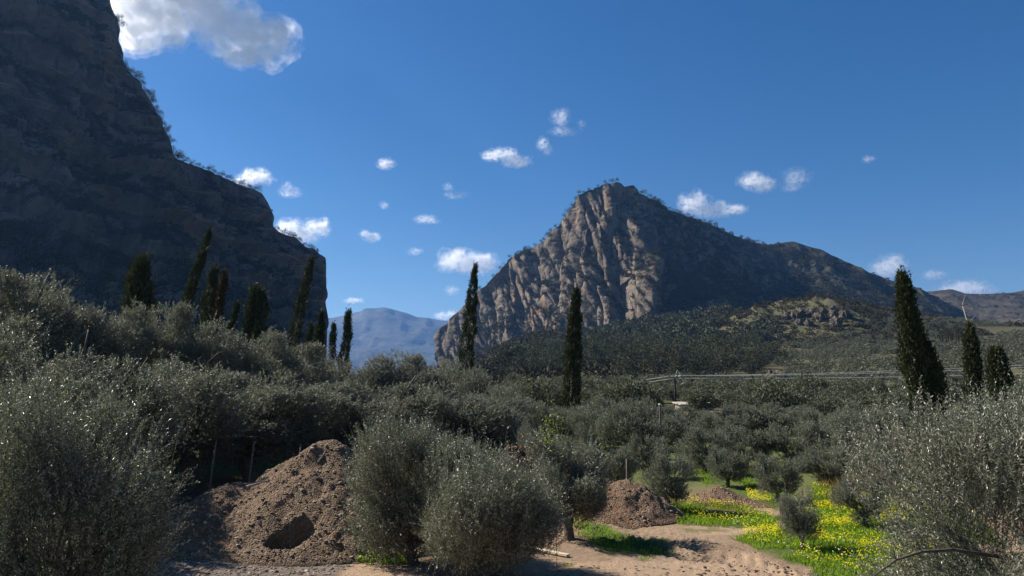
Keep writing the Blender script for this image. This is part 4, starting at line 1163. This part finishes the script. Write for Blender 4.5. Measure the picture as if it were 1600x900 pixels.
def soil_h(u, v, X, Y):
    z = 1.25 * (1.06 - np.hypot(np.hypot(X / 1.9, Y / 1.9), 0.2))
    z2 = 0.95 * (1.06 - np.hypot(np.hypot((X + 0.2) / 1.3, (Y - 2.0) / 1.9), 0.2))
    return np.maximum(z, z2)
heap('soil_heap', 'reddish brown soil heap left of the round olive bush', g2[0] + 0.25, g2[1] + 1.5, 2.4, 4.2, 0.1, soil_h, M['brown_soil'])
g3 = ground_at(1110, 792)
def bank_h(u, v, X, Y):
    return 0.62 * (1.08 - np.hypot(np.hypot(X / 2.3, Y / 0.8), 0.25)) * (0.8 + 0.35 * np.sin(X * 2.1))
heap('soil_bank', 'low pale stony bank behind the strip of yellow flowers', g3[0], g3[1] + 0.8, 2.6, 1.2, -0.35, bank_h, M['brown_soil'], cat='bank')

def loose_stones():
    r = np.random.default_rng(66)
    Vs, Fs, o = [], [], 0
    pts = []
    for k, h in enumerate(HEAPS):
        n = (5200, 2400, 800, 300)[k]
        q = h[r.choice(len(h), min(n, len(h)), replace=False)]
        pts.append(np.column_stack([q, r.uniform(0.02, 0.06, len(q)) * r.choice([1, 1, 1, 1, 1, 2.0], len(q))]))
    def on_ground(poly, n, smin, smax):
        out = []
        P = []
        xs = [p[0] for p in poly]; ys = [p[1] for p in poly]
        while len(P) < n:
            px, py = r.uniform(min(xs), max(xs)), r.uniform(min(ys), max(ys))
            if not in_poly(np.array([px]), np.array([py]), poly)[0]: continue
            g = at(px, py, 1.0) - CAM; k = -CAM[2] / g[2]; P.append((g[0] * k, g[1] * k))
        P = np.array(P); return np.column_stack([P, H(P[:, 0], P[:, 1]), r.uniform(smin, smax, n)])
    pts.append(on_ground(RUBB[0], 2600, 0.03, 0.11))
    pts.append(on_ground([(480, 868), (820, 868), (1000, 870), (1200, 870), (1280, 905), (300, 905)], 700, 0.01, 0.035))
    pts.append(on_ground([(940, 815), (1180, 858), (1280, 900), (1180, 900), (1040, 862)], 420, 0.015, 0.06))
    pts.append(on_ground([(850, 885), (1250, 878), (1290, 905), (840, 905)], 160, 0.03, 0.10))
    A = np.vstack(pts)
    for k in range(6):
        q = A[k::6]
        V, F = scatter_mesh(*stone_proto(k), q[:, :3], q[:, 3] * 1.3, r.uniform(0, 6.28, len(q)), r.uniform(0.5, 1.2, len(q)))
        Vs.append(V); Fs.append(F + o); o += len(V)
    tag(link('gravel', make_mesh('gravel', np.vstack(Vs), [np.vstack(Fs)], [M['stone']])), 'loose stones strewn over the heaps and the dirt in front', 'gravel', kind='stuff')
loose_stones()
for k, (px, py, s, lab) in enumerate([(398, 836, 0.30, 'grey boulder at the foot of the rubble heap, right of the left olive'), (338, 850, 0.22, 'pale flat stone left of the grey boulder on the rubble'), (366, 858, 0.16, 'small pale stone just below the grey boulder'),
                                      (505, 872, 0.20, 'dark stone lying below the hollow of the gravel heap')]):
    p = ground_at(px, py)
    o = link('boulder', rock_mesh('boulder', 80 + k, np.array((1, 0.8, 0.65)) * s, M['boulder'], 3, 0.25), None, p + np.array((0, 0, s * 0.35)))
    tag(o, lab, 'boulder', 'larger stones on the dirt clearing')
# twigs on the heap
for a, b, lab in [((510, 702), (497, 722), 'dry twig stuck in the pit near the top of the gravel heap'), ((420, 752), (385, 760), 'thin pale stick lying across the left slope of the gravel heap')]:
    Y = 18.9 if a[0] > 500 else 19.6
    pa = at(a[0], a[1], Y); pb = at(b[0], b[1], Y - 0.1)
    m = MB(); m.tube([pb, (pa + pb) / 2 + (0.03, 0, 0.02), pa], [0.025, 0.02, 0.012], 6)
    tag(m.obj('stick', [M['dead_wood']], smooth=True), lab, 'stick', 'sticks on the gravel heap')
# pale plank lying on the dirt
def plank():
    a, b = ground_at(812, 855), ground_at(888, 871)
    d = b - a; L = np.linalg.norm(d)
    t = MB(); t.box((0, 0, 0.04), (L, 0.14, 0.045), Matrix.Rotation(math.atan2(d[1], d[0]), 3, 'Z'))
    tag(t.obj('plank', [M['plank']], None, (a + b) / 2), 'long pale plank lying on the dirt right of the middle front olive', 'plank')
plank()

# ------------------------------------------------------------------ grass, flowers, weeds
def sample_px(polys, n, seed, noise_cut=0.0, sc=1.0):
    r = np.random.default_rng(seed)
    out = []
    for pl in polys:
        g = np.array([at(x, y, 1.0) - CAM for x, y in pl]); k = -CAM[2] / g[:, 2]
        W = g[:, :2] * k[:, None]
        area = 0.5 * abs(np.dot(W[:, 0], np.roll(W[:, 1], 1)) - np.dot(W[:, 1], np.roll(W[:, 0], 1)))
        m = int(n * area)
        lo, hi = W.min(0), W.max(0)
        q = r.uniform(lo, hi, (int(m * np.prod(hi - lo) / max(area, 0.1)) + 10, 2))
        q = q[in_poly(q[:, 0], q[:, 1], [tuple(w) for w in W])]
        out.append(q)
    q = np.vstack(out)
    if noise_cut: q = q[fbm(np.column_stack([q * sc, 0 * q[:, 0]]), seed, 3) > noise_cut]
    return np.column_stack([q, H(q[:, 0], q[:, 1])])
def blades(P, hmin, hmax, w, seed, material, name, label, cat):
    r = np.random.default_rng(seed)
    n = len(P)
    D = norm(np.column_stack([r.normal(size=(n, 2)) * 0.42, np.ones(n)]))
    V, F = leaves_from(P - (0, 0, 0.02), D, r.uniform(hmin, hmax, n), np.full(n, w) * r.uniform(0.7, 1.3, n), r, up=0.0, droop=0.25)
    tag(link(name, make_mesh(name, V, [F], [M[material]])), label, cat, kind='stuff')
lush = sample_px(GRASS[:1] + GRASS[2:3] + GRASS[4:], 420, 41, 0.33, 0.9)
blades(lush, 0.07, 0.22, 0.022, 42, 'grass', 'grass', 'bright green grass under and around the yellow flowers', 'grass')
thin = sample_px([GRASS[1], GRASS[3], [(1080, 730), (1230, 730), (1280, 790), (1120, 790)]], 160, 43, 0.42, 0.9)
blades(thin, 0.06, 0.2, 0.022, 44, 'grass', 'grass', 'thinner green grass on the slope behind the flowers and beside the track', 'grass')
dry = sample_px([[(1095, 720), (1165, 728), (1200, 742), (1120, 748)], [(1280, 745), (1400, 750), (1400, 800), (1290, 790)], [(925, 725), (975, 735), (960, 770), (900, 765)]], 110, 45, 0.45, 0.7)
blades(dry, 0.25, 0.7, 0.02, 46, 'dry_grass', 'dry_grass', 'tall dry tan grass between the orchard bushes', 'grass')
def flowers(P, s, seed, material, name, label, hmin=0.14, hmax=0.26):
    r = np.random.default_rng(seed)
    n = len(P); k = 5
    c = P + np.column_stack([np.zeros((n, 2)), r.uniform(hmin, hmax, n)])
    a = r.uniform(0, 6.28, (n, 1)) + np.arange(k)[None] * 2 * math.pi / k
    tilt = norm(np.column_stack([r.normal(size=(n, 2)) * 0.5, np.ones(n)]))
    u = norm(np.cross(tilt, np.array((0.3, 0.9, 0.1)))); w = np.cross(tilt, u)
    D = u[:, None, :] * np.cos(a)[..., None] + w[:, None, :] * np.sin(a)[..., None] + tilt[:, None, :] * 0.55
    V, F = leaves_from(np.repeat(c, k, 0), norm(D.reshape(-1, 3)), s * r.uniform(0.8, 1.2, n * k), s * 0.8 * np.ones(n * k), r, up=0.9, droop=-0.1)
    tag(link(name, make_mesh(name, V, [F], [M[material]])), label, 'flowers', kind='stuff')
YEL = [[(1075, 788), (1195, 800), (1210, 814), (1120, 806)], [(1165, 770), (1205, 778), (1205, 792), (1170, 790)], [(1265, 822), (1330, 825), (1420, 845), (1500, 858), (1500, 880), (1400, 872), (1300, 862), (1265, 850)],
       [(1160, 830), (1215, 830), (1215, 846), (1165, 846)], [(1370, 870), (1490, 880), (1500, 905), (1370, 905)], [(1270, 790), (1420, 810), (1420, 840), (1280, 820)]]
flowers(sample_px(YEL, 240, 51, 0.49, 0.9), 0.022, 52, 'yellow', 'yellow_flowers', 'dense yellow wildflowers in the green grass')
flowers(sample_px([GRASS[2], GRASS[0], GRASS[4]], 70, 53, 0.45, 0.9), 0.022, 54, 'yellow', 'yellow_flowers', 'sparse yellow wildflowers scattered through the green grass')
flowers(sample_px([[(1180, 850), (1330, 850), (1400, 890), (1260, 880)], [(1130, 812), (1190, 820), (1150, 830)]], 7, 55), 0.03, 56, 'white_petal', 'white_flowers', 'small white wildflowers at the edge of the green grass')
def weed(px, py, Y, w, h, n, label, seed, material='grass', leaf=0.07):
    p = ground_at(px, py)
    r = np.random.default_rng(seed)
    a = r.uniform(0, 6.28, n); q = r.uniform(0, 1, n) ** 0.5
    P = np.column_stack([q * w * np.cos(a), q * w * np.sin(a), r.uniform(0.02, 1, n) * h * (1 - 0.5 * q * q)])
    D = norm(np.column_stack([np.cos(a) * q, np.sin(a) * q, r.uniform(-0.1, 0.9, n)]) + r.normal(size=(n, 3)) * 0.4)
    t = thing('weed', label, 'weed', p, group='leafy weeds on the dirt')
    V, F = leaves_from(P, D, leaf * r.uniform(0.6, 1.3, n), leaf * 0.55 * r.uniform(0.6, 1.3, n), r, up=1.2)
    link('leaves', make_mesh('leaves', V, [F], [M[material]]), t)
    m = MB()
    for k in range(9):
        b = P[k] * np.array((0.8, 0.8, 0.9)); m.tube([(0, 0, -0.05), b * 0.5, b], [0.007, 0.005, 0.003], 4)
    m.obj('stem', [M['grass']], t)
weed(585, 876, 17, 0.42, 0.30, 420, 'bright green leafy weed between the gravel heap and the middle olive', 61)
weed(888, 885, 16, 0.12, 0.08, 60, 'tiny green weed on the sandy dirt in front of the plank', 62, leaf=0.05)
weed(1012, 876, 16.5, 0.16, 0.08, 70, 'small low weed on the sand right of the plank', 63, leaf=0.05)
weed(905, 822, 20, 0.30, 0.45, 260, 'light green weed under the olive with yellow new leaves', 64)
def new_shoots():
    c = at(862, 668, 20.0); r = np.random.default_rng(9); n = 230
    P = c + r.normal(size=(n, 3)) * np.array((0.16, 0.12, 0.30)) + np.array((0.0, 0, -0.1))
    V, F = leaves_from(P, norm(r.normal(size=(n, 3)) + (0, 0, 0.8)), r.uniform(0.05, 0.1, n), r.uniform(0.02, 0.04, n), r, up=0.6)
    par = [o for o in COL.objects if o.get('label', '').startswith('olive with a tuft')][0]
    bpy.context.view_layer.update()
    V = V - np.array(par.location)
    o = link('leaf_tuft', make_mesh('leaf_tuft', V, [F], [M['new_leaf']]), [c for c in par.children if c.name.startswith('crown')][0]); o['label'] = 'tuft of yellow green new leaves'
new_shoots()
def bare_branch():
    par = [o for o in COL.objects if o.get('label', '').startswith('big silvery olive')][0]
    q = [at(1560, 870, 9.0), at(1490, 859, 8.9), at(1440, 862, 8.8), at(1400, 875, 8.7), at(1362, 902, 8.6)]
    m = MB(); m.tube(np.array(q) - np.array(par.location), [0.022, 0.02, 0.017, 0.013, 0.008], 7)
    for i, (dx, dz) in ((2, (-0.12, 0.22)), (3, (-0.05, 0.2)), (1, (-0.2, 0.25))):
        b = np.array(q[i]) - np.array(par.location); m.tube([b, b + (dx * .5, 0, dz * .6), b + (dx, 0, dz)], [0.008, 0.006, 0.003], 5)
    m.obj('bare_branch', [M['bark']], [c for c in par.children if c.name.startswith('trunk')][0], smooth=True)['label'] = 'curved bare branch hanging low'
bare_branch()

# ------------------------------------------------------------------ clouds
def cloud_mat(name, dens, nsc, aniso=0.45):
    m, t, out = mat(name)
    p = nd(t, 'ShaderNodeVolumePrincipled')
    n = noise_node(t, nsc, 5, 0.65, obj_coord(t), 0.3)
    mr = nd(t, 'ShaderNodeMapRange'); mr.inputs['From Min'].default_value = 0.43; mr.inputs['From Max'].default_value = 0.64
    mr.inputs['To Max'].default_value = dens * 2.0
    t.links.new(n, mr.inputs['Value']); t.links.new(mr.outputs[0], p.inputs['Density'])
    p.inputs['Color'].default_value = (1, 1, 1, 1); p.inputs['Anisotropy'].default_value = aniso
    t.links.new(p.outputs[0], out.inputs['Volume'])
    return m
def iso_surface(field, lo, step, level):
    """blocky surface of field > level, relaxed towards the true level set"""
    inside = field > level
    inside[[0, -1]] = False; inside[:, [0, -1]] = False; inside[:, :, [0, -1]] = False
    nx, ny, nz = inside.shape
    ids = -np.ones((nx + 1, ny + 1, nz + 1), np.int64)
    quads = []
    for ax in range(3):
        d = np.diff(inside.astype(np.int8), axis=ax)
        for sgn in (1, -1):
            c = np.argwhere(d == sgn)
            if not len(c): continue
            c = c.copy(); c[:, ax] += 1
            e1 = np.zeros(3, int); e2 = np.zeros(3, int); e1[(ax + 1) % 3] = 1; e2[(ax + 2) % 3] = 1
            q = np.stack([c, c + e1, c + e1 + e2, c + e2], 1)
            if sgn == 1: q = q[:, ::-1]
            quads.append(q)
    if not quads: return None
    Q = np.concatenate(quads).reshape(-1, 3)
    key = (Q[:, 0] * (ny + 1) + Q[:, 1]) * (nz + 1) + Q[:, 2]
    u, inv = np.unique(key, return_inverse=True)
    V = np.stack([u // ((ny + 1) * (nz + 1)), (u // (nz + 1)) % (ny + 1), u % (nz + 1)], -1).astype(float)
    F = inv.reshape(-1, 4)
    E = np.concatenate([F[:, [0, 1]], F[:, [1, 2]], F[:, [2, 3]], F[:, [3, 0]]])
    for it in range(2):
        S = np.zeros_like(V); cnt = np.zeros(len(V))
        np.add.at(S, E[:, 0], V[E[:, 1]]); np.add.at(cnt, E[:, 0], 1)
        np.add.at(S, E[:, 1], V[E[:, 0]]); np.add.at(cnt, E[:, 1], 1)
        V = V * 0.4 + 0.6 * S / cnt[:, None]
    return lo + (V - 0.5) * step, F
def cloud(label, blobs, z, seed, dens=1.0, res=46, group='small clouds in the blue sky', rough=0.55, levels=((-0.30, 0.06), (0.06, 0.16), (0.42, 0.45))):
    """blobs: (px, py, rx, ry) ellipses in the photograph, set at the height z of the cloud deck"""
    mid = np.array([np.mean([b[0] for b in blobs]), np.mean([b[1] for b in blobs])])
    u = at(mid[0], mid[1], 1.0) - CAM
    Y = (z - CAM[2]) / u[2]
    sc_ = Y / FPX
    cs = np.array([at(b[0], b[1], Y) for b in blobs]); rr_ = np.array([(b[2] * sc_, 0.5 * (b[2] + b[3]) * sc_, b[3] * sc_) for b in blobs])
    lo = (cs - rr_ * 1.6).min(0); hi = (cs + rr_ * 1.6).max(0)
    step = (hi - lo).max() / res
    n = np.ceil((hi - lo) / step).astype(int) + 1
    g = np.stack(np.meshgrid(*[lo[k] + np.arange(n[k]) * step for k in range(3)], indexing='ij'), -1)
    f = np.full(g.shape[:3], -9.0)
    for c, q in zip(cs, rr_):
        f = np.maximum(f, 1 - np.linalg.norm((g - c) / q, axis=-1) ** 1.4)
    wl = rr_[:, 2].mean() * 1.0
    f = f + rough * 3.0 * (fbm(g / wl, seed, 5, 0.62) - 0.5)
    Vs, Fs, mi, o = [], [], [], 0
    mats = []
    for k, (lv, dm) in enumerate(levels):
        r_ = iso_surface(f.copy(), lo, step, lv)
        if r_ is None: continue
        V, F = r_
        Vs.append(V); Fs.append(F + o); o += len(V); mi += [len(mats)] * len(F)
        mats.append(cloud_mat('cloud_vapour', dens * 0.85 * dm / (rr_[:, 2].max()), 1.6 / rr_[:, 2].mean()))
    org = cs.mean(0)
    me = make_mesh('cloud', np.vstack(Vs) - org, [np.vstack(Fs)], mats, mi, smooth=True)
    tag(link('cloud', me, None, org), label, 'cloud', group)
cloud('large bright cloud with a grey belly at the upper left, beside the cliff top', [(235, 12, 75, 45), (215, 50, 42, 34), (265, 62, 24, 18), (320, 5, 70, 34), (365, 45, 60, 36), (415, 62, 50, 38), (375, 80, 42, 24), (440, 55, 28, 26), (250, -40, 90, 50), (335, -20, 50, 30)], 1500, 1, dens=7.5, res=120, rough=0.5)
Zc = 1350
cloud('white cloud touching the skyline above the flat shoulder of the left cliff', [(398, 278, 26, 13), (380, 283, 18, 9), (412, 272, 12, 9)], Zc, 2, 2.2)
cloud('white cloud just right of the lowest ledge of the left cliff', [(470, 365, 32, 16), (495, 358, 20, 16), (505, 348, 9, 10), (455, 355, 24, 12)], Zc, 3, 2.6)
cloud('thin cloud wisp between the two clouds by the left cliff', [(455, 300, 17, 9), (448, 292, 9, 8)], Zc, 4, 0.7)
cloud('compact small cloud high in the gap between the mountains', [(603, 257, 14, 9), (598, 254, 8, 7)], Zc, 5, 1.8)
cloud('little curved cloud left of centre, above the blue mountain', [(582, 371, 14, 8), (570, 365, 9, 6)], Zc, 6, 1.4)
cloud('faint flat wisp left of the white cloud by the thin cypress', [(665, 343, 18, 7), (678, 347, 10, 4)], Zc, 7, 0.8)
cloud('bright puffy cloud behind the tip of the thin cypress at the peak', [(715, 408, 32, 18), (738, 412, 34, 18), (760, 408, 20, 15), (718, 397, 15, 11)], Zc, 8, 3.2)
cloud('uneven white cloud high above the left shoulder of the peak', [(770, 243, 18, 9), (795, 238, 14, 9), (805, 252, 24, 10), (782, 240, 24, 8)], Zc, 9, 1.5)
cloud('small comma shaped cloud above the peak', [(848, 225, 10, 11), (857, 235, 9, 8)], Zc, 10, 1.4)
cloud('topmost torn cloud above the peak', [(875, 183, 16, 14), (880, 205, 22, 8), (908, 196, 8, 8)], Zc, 11, 0.9)
cloud('low white cloud resting on the right skyline of the peak', [(1085, 318, 27, 16), (1110, 328, 34, 13), (1145, 328, 24, 9), (1090, 306, 11, 11)], Zc, 12, 1.9)
cloud('bright small cloud above the long right slope', [(1178, 282, 24, 13), (1195, 289, 18, 12)], Zc, 13, 1.8)
cloud('faint torn cloud just right of the bright small one', [(1245, 278, 22, 15), (1238, 292, 22, 8)], Zc, 14, 0.6)
cloud('rounded white cloud on the skyline above the largest cypress', [(1388, 418, 26, 18), (1400, 412, 18, 14), (1420, 428, 14, 8)], Zc, 15, 1.9)
cloud('low white cloud sitting on the far right ridge', [(1505, 452, 36, 14), (1490, 458, 30, 10), (1525, 456, 28, 10)], Zc, 16, 2.2)
cloud('faint small cloud left of the one on the far right ridge', [(1460, 430, 16, 8)], Zc, 17, 0.9)
cloud('tiny cloud low beside the end of the left cliff', [(553, 470, 15, 5)], Zc, 18, 1.2)
cloud('small white cloud low over the shoulder of the blue mountain', [(695, 494, 15, 7), (705, 491, 10, 7)], Zc, 19, 2.0)
cloud('tiny faint cloud alone in the sky on the right', [(1357, 249, 10, 6)], Zc, 20, 0.6)
cloud('faint wisp of cloud above the white cloud by the thin cypress', [(712, 305, 20, 6), (700, 292, 9, 7)], Zc, 21, 0.35)
cloud('faint tiny cloud right of the compact small one', [(600, 321, 8, 6)], Zc, 22, 0.5)
cloud('faint small cloud low left of the white cloud by the thin cypress', [(706, 454, 12, 8)], Zc, 23, 0.9)
cloud('faint small puff above the cloud by the thin cypress', [(648, 393, 13, 6)], Zc, 24, 0.5)

# ------------------------------------------------------------------ haze over the valley
def haze():
    m, t, out = mat('haze')
    p = nd(t, 'ShaderNodeVolumePrincipled')
    p.inputs['Color'].default_value = (0.22, 0.48, 1.0, 1); p.inputs['Density'].default_value = 5e-5; p.inputs['Anisotropy'].default_value = 0.3
    t.links.new(p.outputs[0], out.inputs['Volume'])
    b = MB(); b.box((0, 6200, 575), (24400, 13000, 1200))
    tag(b.obj('haze', [m]), 'thin blue haze filling the valley', 'haze', kind='stuff')
haze()
